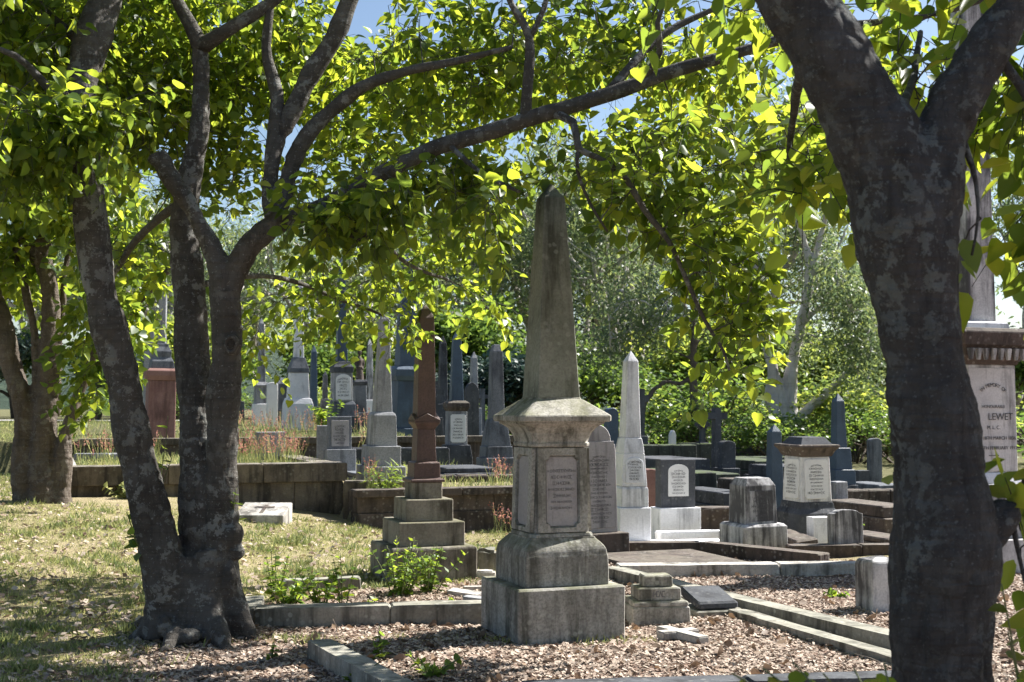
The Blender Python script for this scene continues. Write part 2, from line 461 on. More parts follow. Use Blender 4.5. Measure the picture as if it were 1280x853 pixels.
for s, py, px in (('HONOURABLE', 508.5, 4.2), ('LEWET', 521, 9.6), ('M. L. C.', 534, 5.0), ('BORN 18TH MARCH 1836.', 547, 4.7), ('DIED 16TH FEBRUARY 1912.', 559, 4.7)):
    text_mesh(s, px * sc_ * 1.25, (.085 if s == 'LEWET' else .0, yf - .009, zb(py)), M['ink'], tb)
for i, c in enumerate('IN MEMORY OF'):
    a = (i - 5.5) / 5.5 * .85
    text_mesh(c, .052, (math.sin(a) * .19, yf - .008, zb(503) + math.cos(a) * .17), M['ink'], tb, rot=(PI / 2, -a, 0))
V, Fs = prism([(-.06, zb(568.6)), (.06, zb(568.6)), (.06, zb(567.6)), (-.06, zb(567.6))], yf - .009, yf - .004, .001); mesh_obj('rule', V, Fs, M['ink'], tb)
for i in range(9):
    a = -.36 + i * .09
    V, Fs = loft([(.016, zb(452)), (.028, zb(438))], 1, .004, .004, off=(a, -.43)); mesh_obj('bracket', V, Fs, M['whitestain'], big)
    V, Fs = loft([(.016, zb(452)), (.028, zb(438))], 1, .004, .004, off=(.43, a)); mesh_obj('bracket', V, Fs, M['whitestain'], big)

# white obelisk ----------------------------------------------------------
wr, inf = mon('obelisk_monument', 'slender white marble obelisk with arched inscription panel on stacked white blocks', 'monument', 785, 15.3, [
    ('base', [(668, 54), (633, 53)], M['white']),
    ('plinth', [(633, 47), (610, 46), (607, 42)], M['white']),
    ('die', [(607, 43), (566, 36)], M['white'], .004),
    ('cap', [(566, 36), (556, 33), (547, 29)], M['white']),
    ('shaft', [(547, 27), (452, 19), (439, 1)], M['white'])], GR)
def tablet_on(root, info, part, Y, mat, u, py0, py1, rows, kind='round', rise=.3, seed=3, side=0, ink='ink', thick=.012, letter=.55):
    o, pr = info[part]; g = root.location.z
    a, b = zat(py0, Y) - g, zat(py1, Y) - g
    h0, z0 = pr[0]; h1, z1 = pr[-1]
    w = 2 * min(h0, h1) * u
    t = face_plate(root, 'tablet', arch(w, a, b, rise * w if kind != 'clip' else .03, kind=kind), h0, h1, z0, z1, thick, mat, side, .004)
    VF = strokes(w, (b - a) * .78, rows, -thick - .0015, (a + b) / 2, (b - a) * .78 / rows * letter, seed, arc=True)
    for q in VF:
        V, Fs = on_face(q, h0, h1, z0, z1, side); mesh_obj('inscription', V, Fs, M[ink], t)
    return t
tablet_on(wr, inf, 'die', 15.3, M['white'], .86, 603, 571, 7, 'round', .35)

# die-shaped white and black block ---------------------------------------
br, inf = mon('block_monument', 'squat white marble block monument streaked black over a wider base block', 'monument', 940, 14.7, [
    ('base', [(690, 80), (656, 78), (653, 70)], M['whitestain']),
    ('die', [(654, 56), (606, 53), (597, 40)], M['whitestain'], .004)], GR, bev=.004)
tablet_on(br, {'die': (None, [inf['die'][1][0], inf['die'][1][1]])}, 'die', 14.7, M['whitestain'], .8, 650, 612, 5, 'flat', seed=21, thick=.004)
# urn pedestal with two tablets -----------------------------------------
pr_, inf = mon('pedestal_monument', 'broad pedestal monument with dark slab lid and pale tablets on two faces', 'monument', 1007, 17.0, [
    ('base', [(672, 76), (640, 74), (634, 62), (626, 58)], M['dark']),
    ('die', [(626, 56), (570, 51)], M['marbleworn'], .01),
    ('cornice', [(570, 56), (562, 66), (558, 76), (555, 74)], M['brown']),
    ('lid', [(556, 60), (549, 46), (546, 40)], M['dark'])], GR)
tablet_on(pr_, inf, 'die', 17.0, M['marble'], .82, 622, 573, 9, 'clip', seed=31)
tablet_on(pr_, inf, 'die', 17.0, M['marble'], .82, 622, 573, 9, 'clip', seed=32, side=3)

# obelisks further back --------------------------------------------------
mon('obelisk_monument', 'tall pale grey granite obelisk on a plain square die beside the red obelisk', 'monument', 476, 18.6, [
    ('base', [(612, 66), (582, 64)], M['pale']), ('plinth', [(582, 52), (557, 51)], M['pale']),
    ('die', [(557, 41), (519, 37), (515, 30)], M['pale']), ('shaft', [(516, 27), (400, 14), (388, 1)], M['pale'])], GR)
cr, inf = mon('obelisk_monument', 'dark pointed obelisk above a die with a bright white tablet', 'monument', 570, 24.0, [
    ('base', [(592, 46), (572, 44), (556, 38)], M['dark']), ('die', [(556, 30), (514, 29)], M['pale']),
    ('cornice', [(514, 30), (509, 36), (504, 36), (501, 26)], M['brown']), ('shaft', [(502, 20), (424, 13), (413, 1)], M['blue'])], GR)
tablet_on(cr, inf, 'die', 24.0, M['marble'], .86, 553, 518, 7, 'clip', seed=41)
mon('obelisk_monument', 'plain grey granite obelisk on a broad sloping die beside dark bushes', 'monument', 620, 22.0, [
    ('base', [(600, 52), (572, 50)], M['mid']), ('plinth', [(572, 42), (558, 41)], M['mid']), ('die', [(558, 38), (528, 28), (524, 24)], M['mid']), ('shaft', [(525, 22), (440, 17), (431, 10)], M['mid'])], GR)
mon('obelisk_monument', 'massive dark blue granite monument partly behind the red obelisk', 'monument', 506, 29.0, [
    ('base', [(590, 62), (560, 58)], M['blue']), ('plinth', [(560, 50), (535, 48)], M['blue']), ('die', [(535, 40), (476, 36)], M['blue']),
    ('cornice', [(476, 40), (470, 46), (462, 46), (458, 36)], M['blue']), ('shaft', [(458, 30), (330, 20), (315, 2)], M['blue'])], GR)
tr, inf = mon('obelisk_monument', 'ornate column monument with white arched tablet on dark steps', 'monument', 427, 29.0, [
    ('base', [(540, 50), (520, 48)], M['dark']), ('plinth', [(520, 40), (506, 38), (502, 33)], M['mid']), ('die', [(502, 31), (466, 29)], M['pale']),
    ('cornice', [(466, 32), (459, 32), (456, 26), (452, 22)], M['dark']), ('shaft', [(452, 17), (395, 13), (330, 10), (322, 1)], M['blue'])], GR)
tablet_on(tr, inf, 'die', 29.0, M['marble'], .85, 500, 468, 6, 'round', .35, seed=51)
mon('obelisk_monument', 'pale blue-grey obelisk with gabled pedestal and flaring foot among flowering weeds', 'monument', 372, 29.5, [
    ('base', [(530, 46), (505, 42), (498, 36)], M['white']), ('die', [(498, 32), (466, 28)], M['white']), ('cornice', [(466, 31), (461, 30), (452, 22), (447, 18)], M['mid']),
    ('shaft', [(448, 15), (360, 10), (350, 1)], M['white'])], GR)
mon('obelisk_monument', 'narrow pale obelisk half hidden by yellow leaves beside a white headstone', 'monument', 327, 31.0, [
    ('base', [(525, 26), (505, 26)], M['white']), ('die', [(505, 22), (485, 20), (482, 24), (478, 16)], M['pale']), ('shaft', [(479, 12), (405, 8), (398, 1)], M['pale'])], GR)
mon('obelisk_monument', 'small dark obelisk between two taller tablet monuments', 'monument', 406, 30.0, [
    ('base', [(530, 14), (502, 13), (498, 10)], M['dark']), ('shaft', [(498, 8), (470, 7), (464, 1)], M['dark'])], GR)
mon('obelisk_monument', 'small dark blue obelisk stone with a blunt point beside the lidded pedestal', 'monument', 967, 19.5, [
    ('shaft', [(632, 24), (540, 17), (531, 2)], M['blue'])], GR)
mon('obelisk_monument', 'dark blue obelisk on a stepped dark base behind the lidded pedestal', 'monument', 1048, 22.0, [
    ('base', [(640, 46), (606, 42)], M['mid']), ('plinth', [(606, 38), (587, 36)], M['blue']), ('die', [(587, 30), (560, 27)], M['blue']), ('shaft', [(560, 19), (502, 15), (492, 1)], M['blue'])], GR)
mon('column_monument', 'red sandstone pedestal carrying a pale column on grey mouldings', 'monument', 200, 24.0, [
    ('base', [(604, 56), (575, 52), (568, 46)], M['redsand']), ('pedestal', [(568, 43), (476, 42)], M['redsand'], .01), ('cornice', [(476, 44), (470, 50), (464, 50), (461, 42)], M['redsand']),
    ('plinth', [(461, 36), (452, 34), (447, 26), (440, 28), (434, 20), (430, 18)], M['mid']), ('column', [(430, 13), (330, 11), (322, 12)], M['pale'], .04)], GR)
mon('obelisk_monument', 'pale blue granite obelisk standing just behind the red sandstone pedestal', 'monument', 186, 27.0, [
    ('base', [(575, 32), (520, 30)], M['pale']), ('shaft', [(520, 20), (400, 13), (390, 1)], M['pale'])], GR)
mon('post_monument', 'slim pale stone post on a dark square base in the far rows', 'monument', 298, 33.0, [
    ('base', [(530, 18), (502, 17)], M['dark']), ('shaft', [(502, 8), (440, 7), (436, 2)], M['pale'])], GR)
mon('block_monument', 'small grey stone block with flat top on the slope beyond the terrace', 'monument', 1046, 19.0, [
    ('die', [(640, 24), (602, 22)], M['pale'])], GR)

mon('obelisk_monument', 'slim dark obelisk rising between the gabled obelisk and the tablet column', 'monument', 391, 32.0, [
    ('base', [(530, 20), (508, 18)], M['dark']), ('shaft', [(508, 12), (440, 8), (432, 1)], M['blue'])], GR)
mon('obelisk_monument', 'stained white obelisk far behind the statue plinth', 'monument', 462, 33.0, [
    ('base', [(528, 20), (500, 18)], M['white']), ('shaft', [(500, 11), (432, 8), (424, 1)], M['whitestain'])], GR)
mon('obelisk_monument', 'dark stained obelisk beyond the cross between red and dark obelisks', 'monument', 553, 34.0, [
    ('base', [(535, 24), (505, 22)], M['dark']), ('shaft', [(505, 14), (430, 10), (420, 1)], M['dark'])], GR)
mon('obelisk_monument', 'pale stained obelisk just left of the gothic dark headstone', 'monument', 592, 35.0, [
    ('base', [(535, 22), (510, 20)], M['pale']), ('shaft', [(510, 12), (448, 9), (440, 1)], M['pale'])], GR)
mon('obelisk_monument', 'dark blocky monument with pyramid top behind the white round headstone', 'monument', 352, 33.0, [
    ('base', [(530, 24), (512, 24)], M['dark']), ('die', [(512, 18), (480, 17), (472, 2)], M['mid'])], GR)
# headstones --------------------------------------------------------------
HG = 'upright headstones'
slab('gravestone', 'tall grey shouldered headstone covered in lettering directly behind the main obelisk', 'headstone', 748, 13.9, 48, 665, 531, .1, M['tab'], 'shoulder', .95,
     (66, 692, 666, .34, M['brown']), (42, 660, 552, M['tab'], 17, 'flat'), HG, seed=61)
slab('gravestone', 'dark square headstone with pale lettered tablet on white block', 'headstone', 843, 16.2, 48, 634, 574, .16, M['dark'], 'flat', 0,
     (56, 662, 634, .3, M['white']), (28, 620, 580, M['marble'], 8, 'round'), HG, seed=62)
slab('gravestone', 'small dark weathered slab headstone leaning behind the pale kerb', 'headstone', 1055, 14.2, 44, 698, 637, .12, M['whitestain'], 'shoulder', .2, None, None, HG, tilt=(R(-3), R(1)))
slab('gravestone', 'grey rectangular headstone leaning back on a pale block near the terrace corner', 'headstone', 425, 20.0, 29, 562, 521, .12, M['mid'], 'flat', 0,
     (37, 590, 562, .3, M['pale']), (22, 558, 526, M['tab'], 6, 'flat'), HG, tilt=(R(-3), 0), seed=63)
slab('gravestone', 'narrow pale slab stone standing against the leaning rectangular headstone', 'headstone', 403, 20.4, 13, 585, 532, .12, M['pale'], 'flat', 0, None, None, HG)
slab('gravestone', 'white round topped headstone beside the narrow pale obelisk', 'headstone', 340, 30.5, 13, 525, 478, .14, M['marble'], 'round', .6, None, None, HG)
slab('gravestone', 'grey plain headstone with arched top in front of bright shrubs', 'headstone', 1092, 27.0, 17, 598, 548, .14, M['mid'], 'round', .4, None, None, HG)
slab('gravestone', 'dark gothic pointed headstone between two obelisks near dark bushes', 'headstone', 590, 30.0, 17, 545, 478, .16, M['dark'], 'gothic', 1.2, None, None, HG)
slab('gravestone', 'dark round topped headstone on a base beside the tall dark cross', 'headstone', 907, 25.0, 19, 585, 551, .2, M['dark'], 'round', .5, (24, 605, 585, .4, M['dark']), None, HG)
slab('gravestone', 'dark rounded headstone peeping out behind the white obelisk', 'headstone', 764, 24.0, 16, 595, 510, .16, M['blue'], 'round', 1, None, None, HG)
slab('gravestone', 'tiny white pointed stone on top of the mossy wall', 'headstone', 840, 33.0, 7, 575, 538, .16, M['marble'], 'gothic', 2, None, None, HG)
slab('gravestone', 'pale low rectangular stone in front of red flowering weeds', 'headstone', 338, 21.6, 36, 580, 540, .14, M['pale'], 'flat', 0, None, None, HG)
slab('gravestone', 'reddish broken stone stump beside the dark tablet headstone', 'headstone', 810, 17.5, 17, 640, 586, .2, M['redsand'], 'shoulder', .3, None, None, HG)
slab('gravestone', 'small dark stone with pale cap low beside the lidded pedestal', 'headstone', 1022, 15.6, 26, 672, 646, .16, M['white'], 'flat', 0, None, None, HG)
slab('gravestone', 'dark upright slab beyond the terrace near the grey plain headstone', 'headstone', 1075, 24, 16, 620, 588, .2, M['dark'], 'flat', 0, None, None, HG)

def cross(name, label, cx, Y, yb, yt, wpx, arm_py, apx, mat, base=None, ring=False, group='stone crosses', thick=.14):
    r, g = root_at(name, label, 'cross', cx, Y, None, group)
    k = Y / F; z0 = zat(yb, Y) - g; z1 = zat(yt, Y) - g; za = zat(arm_py, Y) - g; a = apx * k / 2; w = wpx * k / 2
    if base:
        for i, (bw, b0, b1) in enumerate(base):
            zb0 = zat(b0, Y) - g
            if i == 0: zb0 = min(zb0, 0) - .05
            V, Fs = loft([(bw * k / KE / 2, zb0), (bw * k / KE / 2 * .94, zat(b1, Y) - g)]); mesh_obj('base', V, Fs, mat, r)
    else: z0 = min(z0, 0) - .05
    out = [(-a * 1.2, z0), (a * 1.2, z0), (a, za - a), (w, za - a), (w, za + a), (a, za + a), (a, z1), (-a, z1), (-a, za + a), (-w, za + a), (-w, za - a), (-a, za - a)]
    n = len(out); V = [(x, -thick / 2, z) for x, z in out] + [(x, thick / 2, z) for x, z in out]
    bm = bmesh.new(); vs = [bm.verts.new(v) for v in V]
    f = bm.faces.new(vs[:n]); bm.faces.new(vs[n:][::-1])
    for j in range(n): bm.faces.new((vs[j], vs[j + n], vs[(j + 1) % n + n], vs[(j + 1) % n]))
    bmesh.ops.recalc_face_normals(bm, faces=bm.faces)
    bmesh.ops.triangulate(bm, faces=[f for f in bm.faces if len(f.verts) > 4])
    me = bpy.data.meshes.new('shaft'); bm.to_mesh(me); bm.free(); me.materials.append(mat)
    o = link(bpy.data.objects.new('shaft', me)); o.parent = r
    if ring:
        V, Fs = [], []; m = 24; R0, R1 = w * .62, w * .82
        for j in range(m):
            an = 2 * PI * j / m
            for rr, y in ((R0, -thick * .3), (R1, -thick * .3), (R1, thick * .3), (R0, thick * .3)): V.append((rr * math.cos(an), y, za + rr * math.sin(an)))
        for j in range(m):
            for q in range(4): Fs.append((j * 4 + q, j * 4 + (q + 1) % 4, ((j + 1) % m) * 4 + (q + 1) % 4, ((j + 1) % m) * 4 + q))
        mesh_obj('ring', V, Fs, mat, r)
    return r
cross('stone_cross', 'tall dark stone cross on a stepped base in front of bright shrubs', 895, 26, 585, 510, 26, 520, 8, M['dark'], [(26, 612, 598), (18, 598, 585)], thick=.16)
cross('stone_cross', 'small dark ringed cross beside the taller dark cross', 877, 31, 553, 519, 18, 531, 5, M['dark'], [(16, 580, 553)], True)
cross('stone_cross', 'dark broad stone cross seen between red and dark obelisks', 544, 31, 522, 477, 22, 490, 7, M['dark'], [(22, 560, 522)])
cross('stone_cross', 'dark stone cross just behind the white obelisk shaft', 799, 30, 545, 486, 20, 498, 8, M['dark'], [(20, 575, 545)])
cross('stone_cross', 'thin grey stone cross beyond the dark gothic headstone', 603, 36, 540, 486, 16, 496, 5, M['mid'], [(14, 556, 540)])

# statue -----------------------------------------------------------------
def remesh(V, Fs, vox, smooth=2):
    o = mesh_obj('tmp', V, Fs, None); md = o.modifiers.new('r', 'REMESH'); md.mode = 'VOXEL'; md.voxel_size = vox
    if smooth:
        s = o.modifiers.new('s', 'SMOOTH'); s.factor = .5; s.iterations = smooth
    dg = bpy.context.evaluated_depsgraph_get(); me = bpy.data.meshes.new_from_object(o.evaluated_get(dg)); bpy.data.objects.remove(o)
    return me
def tube(pts, rad, seg=10, cap=True):
    """pts list of Vectors, rad list; returns V, F"""
    V, Fs = [], []; n = len(pts); up = Vector((.3, .2, .9))
    for i in range(n):
        t = (pts[min(i + 1, n - 1)] - pts[max(i - 1, 0)]); t = t.normalized() if t.length > 1e-9 else Vector((0, 0, 1))
        a = t.cross(up)
        if a.length < .05: a = t.cross(Vector((1, 0, 0)))
        a.normalize(); b = t.cross(a)
        for k in range(seg):
            an = 2 * PI * k / seg; V.append(pts[i] + (a * math.cos(an) + b * math.sin(an)) * rad[i])
    for i in range(n - 1):
        for k in range(seg): Fs.append((i * seg + k, i * seg + (k + 1) % seg, (i + 1) * seg + (k + 1) % seg, (i + 1) * seg + k))
    if cap: Fs.append(tuple(range(seg - 1, -1, -1))); Fs.append(tuple(range((n - 1) * seg, n * seg)))
    return V, Fs
def join(parts):
    V, Fs = [], []
    for v, f in parts:
        b = len(V); V += list(v); Fs += [tuple(i + b for i in q) for q in f]
    return V, Fs
sr, inf = mon('statue', 'dark weathered statue of a draped standing figure on a tall plinth', 'statue', 450, 30.5, [
    ('base', [(540, 26), (516, 24)], M['mid']), ('plinth', [(516, 19), (482, 18)], M['mid']), ('plinth_cap', [(482, 20), (478, 22), (475, 18)], M['dark'])])
g = sr.location.z; k = 30.5 / F; zb_ = zat(476, 30.5) - g
def sv(x, z, y=0): return Vector((x * k, y * k, zb_ + z * k))
fig = join([tube([sv(0, -1), sv(.5, 6), sv(0, 14), sv(-.3, 20), sv(0, 25), sv(.2, 29)], [5.6 * k, 4.8 * k, 4.3 * k, 3.7 * k, 4.2 * k, 2.6 * k], 14),
            tube([sv(.2, 28), sv(.2, 31), sv(.3, 33.5), sv(.4, 37), sv(.4, 39)], [1.6 * k, 1.5 * k, 2.6 * k, 2.7 * k, 1.2 * k], 12),
            tube([sv(-4, 27), sv(-5.6, 21), sv(-3.2, 16, -3), sv(0, 17, -4)], [1.9 * k, 1.6 * k, 1.4 * k, 1.1 * k], 8),
            tube([sv(4.2, 27), sv(5.6, 20), sv(4, 14, -2), sv(1.5, 17, -4)], [1.9 * k, 1.6 * k, 1.4 * k, 1.1 * k], 8)])
me = remesh(*fig, .018, 2); me.materials.append(M['brown']); o = link(bpy.data.objects.new('figure', me)); o.parent = sr

# ------------------------------------------------------------------ walls, kerbs, slabs
def uv2xy(u, v): return (u * gc - v * gs, u * gs + v * gc)
def block_run(name, parent, p0, p1, w, z0, z1, mat, seg=None, bev=.012, amp=.004, gap=.006):
    """row of stone blocks from p0 to p1 (xy) as parts named name"""
    p0, p1 = Vector(p0), Vector(p1); L = (p1 - p0).length; d = (p1 - p0) / L; ang = math.atan2(d.y, d.x)
    seg = seg or [L]; s = 0; tot = sum(seg); base = parent.location if parent else Vector((0, 0, 0)); out = []
    for q in seg:
        l = q / tot * L; c = p0 + d * (s + l / 2); s += l
        V, Fs = loft([((l - gap) / 2, z0), ((l - gap) / 2, z1)], w / (l - gap), .01, bev, nseg=max(2, int(l / .15)), step=.08, amp=amp, seed=c.x * 3 + z0 * 7)
        V = [(x * math.cos(ang) - y * math.sin(ang) + c.x - base.x, x * math.sin(ang) + y * math.cos(ang) + c.y - base.y, z - base.z) for x, y, z in V]
        out.append(mesh_obj(name, V, Fs, mat, parent))
    return out
A0, A1 = uv2xy(.35, 18.2), uv2xy(4.0, 18.2)
wa = empty('retaining_wall', (A0[0], A0[1], tz(A0[0] - .2, A0[1] - .3)), 0, 'long stone retaining wall with flat coping around the grassed terrace plot', 'wall')
block_run('lower_course', wa, uv2xy(.2, 18.2), uv2xy(4.0, 18.2), .34, -.3, .56, M['wall'], [1.0, .9, 1.25, .7])
block_run('coping', wa, uv2xy(.1, 18.18), uv2xy(4.05, 18.18), .44, .562, .82, M['wall'], [1.5, 1.3, 1.2])
block_run('return_wall', wa, uv2xy(3.9, 18.42), uv2xy(3.9, 21.6), .3, -.2, .56, M['wall'], [1, 1.2, 1])
block_run('coping', wa, uv2xy(3.88, 18.42), uv2xy(3.88, 21.7), .36, .562, .80, M['wall'], [1.5, 1.7])
block_run('return_wall', wa, uv2xy(.27, 18.42), uv2xy(.27, 22.6), .3, .0, .56, M['wall'], [1, 1.2, 1])
block_run('coping', wa, uv2xy(.25, 18.42), uv2xy(.25, 22.7), .36, .562, .79, M['kerbwhite'], [1.5, 1.7])
C0 = uv2xy(.6, 24.0)
wc = empty('retaining_wall', (C0[0], C0[1], tz(C0[0], C0[1] - .4)), 0, 'dark stained upper retaining wall below the far row of column monuments', 'wall')
block_run('course', wc, uv2xy(.6, 24.02), uv2xy(9.3, 24.02), .3, .3, .93, M['brown'], [1.2, 1, 1.4, .9, 1.1, 1.3, 1.0])
block_run('coping', wc, uv2xy(.55, 24.0), uv2xy(9.35, 24.0), .38, .932, 1.05, M['wall'], [1.5, 1.6, 1.4, 1.5])
B0 = uv2xy(4.1, 17.0)
wb = empty('retaining_wall', (B0[0], B0[1], tz(B0[0], B0[1] - .3)), 0, 'dark brown low retaining wall behind the stepped red obelisk', 'wall')
block_run('lower_course', wb, uv2xy(3.95, 17.03), uv2xy(6.95, 17.03), .3, -.35, .18, M['brown'], [1.1, .9, 1.1])
block_run('upper_course', wb, uv2xy(3.95, 17.05), uv2xy(6.95, 17.05), .28, .182, .40, M['brown'], [.8, 1.2, 1.1])
block_run('coping', wb, uv2xy(3.9, 17.0), uv2xy(7.0, 17.0), .36, .402, .50, M['brown'], [1.5, 1.6])
block_run('return_wall', wb, uv2xy(6.85, 17.25), uv2xy(6.85, 19.5), .26, -.3, .48, M['brown'], [1, 1])
block_run('return_wall', wb, uv2xy(4.08, 17.25), uv2xy(4.08, 18.0), .2, -.2, .45, M['brown'])

KG = 'stone grave kerbs'
def kerb(label, pts, w, h, mat, seg=None, name='grave_kerb', z=None, amp=.011):
    p0 = pts[0]; zz = tz(*p0) if z is None else z
    r = empty(name, (p0[0], p0[1], zz), 0, label, 'kerb', KG)
    for a, b in zip(pts, pts[1:]): block_run('kerb_stone', r, a, b, w, zz - .08, zz + h, mat, seg, .014, amp)
    return r
kerb('mossy sandstone kerb running from the forked trunk to the main obelisk', [(-1.88, 9.42), (-.17, 9.68)], .2, .14, M['kerb'], [1, .75])
kerb('short buried kerb curving back beside the foot of the forked trunk', [(-1.93, 9.52), (-2.02, 10.1)], .16, .12, M['kerb'])
kerb('lichen grey kerb slanting through the leaf litter in the foreground', [(-1.24, 8.3), (-.15, 6.05)], .155, .12, M['kerb'], [1.2, 1])
kerb('long kerb slanting from the stepped stone towards the nearest trunk', [(.93, 12.25), (1.66, 10.6), (2.62, 8.45)], .17, .10, M['kerb'], [1])
kerb('low sunken kerb parallel to the long slanting kerb', [(1.24, 11.2), (1.72, 9.95), (2.48, 7.9)], .14, .055, M['kerb'])
kerb('pale lichened kerb crossing behind the gravel plot', [(1.0, 12.3), (2.55, 12.42), (3.55, 12.50)], .24, .11, M['kerbwhite'], [1.0])
kerb('dark kerb along the very front of the leaf litter plot', [(.05, 7.05), (2.35, 7.35)], .18, .10, M['dark'], [1.2, 1])
kerb('dark raised kerb in front of the white obelisk base', [(1.22, 14.2), (2.08, 14.25)], .2, .14, M['brown'])
kerb('dark slanting kerb in front of the streaked white block', [(2.12, 14.2), (3.15, 13.0)], .2, .15, M['brown'])
kerb('white marble kerb step below the white obelisk and tablet headstone', [(1.15, 15.0), (2.5, 15.25)], .34, .10, M['white'], [1.4, 1])
kerb('long white marble kerb reaching from the obelisk to the streaked block', [(1.75, 15.55), (2.65, 15.75)], .2, .2, M['white'])
kerb('low dark kerb between the lidded pedestal and the streaked block', [(3.0, 14.0), (4.6, 14.2)], .2, .12, M['brown'], [1, 1])
kerb('sunken grey kerb along the weedy plot edge beside the pedestal steps', [(-2.0, 11.3), (-1.35, 11.5)], .14, .09, M['kerb'])
def px_kerb(label, x0, x1, Y, yb, yt, w, mat, seg=None, name='stone_wall', cat='wall'):
    a, b = xat(x0, Y), xat(x1, Y); z0, z1 = zat(yb, Y), zat(yt, Y)
    g = min(tz(a, Y), tz(b, Y)); r = empty(name, (a, Y, g), 0, label, cat, 'low walls and plot edges among the far graves')
    block_run('course', r, (a, Y), (b, Y + (b - a) * .12), w, min(z0, g) - .05, z1, mat, seg, .02, .012)
    return r
px_kerb('mossy dark low wall below the ringed cross', 800, 868, 29.5, 600, 556, .5, M['mossy'], [1, 1.4, 1])
px_kerb('mossy dark wall stub beside the tall dark cross', 850, 893, 31, 596, 554, .5, M['mossy'], [1, 1])
px_kerb('dark stepped wall behind the streaked white block', 914, 986, 31, 602, 571, .5, M['mossy'], [1, 1, 1.2])
px_kerb('second dark wall rising behind the dark round headstone', 905, 1000, 35, 590, 560, .5, M['dark'], [1, 1, 1])
px_kerb('grey ledge with pale coping in front of the plain grey headstone', 1050, 1130, 24.5, 622, 606, .8, M['pale'], [1, 1.3])
px_kerb('dark brown wall face below the grey ledge', 1052, 1135, 21.0, 668, 612, .4, M['brown'], [1, 1, 1])
px_kerb('dark plot edge between tablet headstone and streaked block', 868, 915, 18, 650, 634, .3, M['brown'], [1])
px_kerb('dark plot edge with weeds beyond the tablet headstone', 866, 940, 21.5, 622, 603, .5, M['dark'], [1, 1])
px_kerb('dark tomb side below the tall dark blue monument', 430, 560, 23.0, 600, 560, .6, M['dark'], [1, 1.4])
px_kerb('low grey plot edge below the dark pointed obelisk', 530, 650, 19.8, 612, 594, .3, M['brown'], [1, 1, 1])
px_kerb('thin dark edging just behind the brown wall coping', 430, 512, 18.0, 612, 601, .2, M['wall'], [1, 1])
px_kerb('grey plot edge on the terrace beyond the multi stemmed tree', 95, 182, 21.5, 585, 567, .3, M['pale'], [1, 1])
px_kerb('dark far plot edge behind the red sandstone pedestal', 100, 290, 27.0, 560, 545, .4, M['dark'], [1, 1, 1])

def tomb(label, cx, Y, wpx, hpx_top, dep, mat, rz=20, tilt=(0, 0), name='ledger_tomb'):
    x = xat(cx, Y); g = tz(x, Y); w = wpx * Y / F; h = zat(hpx_top, Y) - g
    r = empty(name, (x, Y, g), R(rz), label, 'tomb', 'low tombs among the graves', tilt)
    V, Fs = loft([(w / 2, -.08), (w / 2, h * .6)], dep / w, .01, .012, nseg=4, step=.12, amp=.006, seed=cx); mesh_obj('base', V, Fs, mat, r)
    V, Fs = loft([(w / 2 * .9, h * .598), (w / 2 * .88, h)], dep / w, .01, .015, nseg=4, step=.12, amp=.006, seed=cx + 5); mesh_obj('ledger', V, Fs, mat, r)
tomb('low dark ledger tomb between the tablet headstone and the streaked block', 890, 19.5, 44, 612, 1.7, M['dark'])
tomb('flat brown ledger tomb behind the streaked white block', 950, 20.5, 60, 600, 1.8, M['brown'])
tomb('low mossy tomb at the foot of the tall dark cross', 880, 23.5, 50, 590, 1.6, M['mossy'])
tomb('dark ledger tomb in front of the pale gum trunk', 985, 24.5, 60, 582, 1.8, M['dark'])
tomb('brown ledger tomb just right of the lidded pedestal', 1082, 18.2, 54, 628, 1.7, M['brown'])
tomb('low dark tomb under the small weathered slab headstone', 1094, 15.6, 50, 668, 1.2, M['brown'])
tomb('small tilted dark tomb slab before the lidded pedestal', 990, 15.4, 34, 668, .7, M['brown'], 20, (R(6), R(-5)))
tomb('pale topped low tomb right of the white block base', 1012, 14.6, 30, 680, .5, M['whitestain'], 20, (R(-5), R(4)))
tomb('dark mossy tomb behind the dark tablet headstone', 838, 21.0, 70, 588, 1.8, M['mossy'])
tomb('wide dark tomb in the shade below the ringed cross', 830, 25.5, 76, 572, 2.0, M['dark'])
tomb('dark low tomb right of the tall dark cross', 940, 27.5, 60, 574, 2.0, M['mossy'])
tomb('grey ledger tomb by the stepped dark base of the blue obelisk', 1090, 22.6, 40, 604, 1.2, M['mid'])
tomb('grey ledger tomb on the terrace between the two walls', 455, 19.6, 44, 590, 1.2, M['mid'])
tomb('long dark ledger tomb on the terrace behind the red obelisk', 575, 20.6, 70, 583, 1.2, M['dark'])
tomb('dark chest tomb between the column monuments on the slope', 470, 26.5, 40, 548, 1.4, M['dark'])
def thing_mesh(name, label, cat, V, Fs, mat, loc, rz=0, tilt=(0, 0), group=None):
    o = mesh_obj(name, V, Fs, mat); o.location = loc; o.rotation_euler = (tilt[0], tilt[1], rz)
    return tag(o, label, cat, group)
# kerb corner post
V, Fs = loft([(.14, -.1), (.137, .375), (.125, .405), (.06, .425)], 1, .008, .012, nseg=6, step=.04, amp=.007)
thing_mesh('corner_post', 'white lichened stone corner post beside the nearest trunk', 'post', V, Fs, M['whitestain'], (xat(1096, 10.2), 10.2, 0), R(14))
# flat ledger slab behind the main obelisk
V, Fs = loft([(.62, -.05), (.62, .06)], 1.1, .01, .012, nseg=5, step=.1, amp=.004)
thing_mesh('ledger_slab', 'flat brown ledger slab lying behind the main obelisk', 'slab', V, Fs, M['brown'], (xat(835, 13.2), 13.25, 0), GRID)
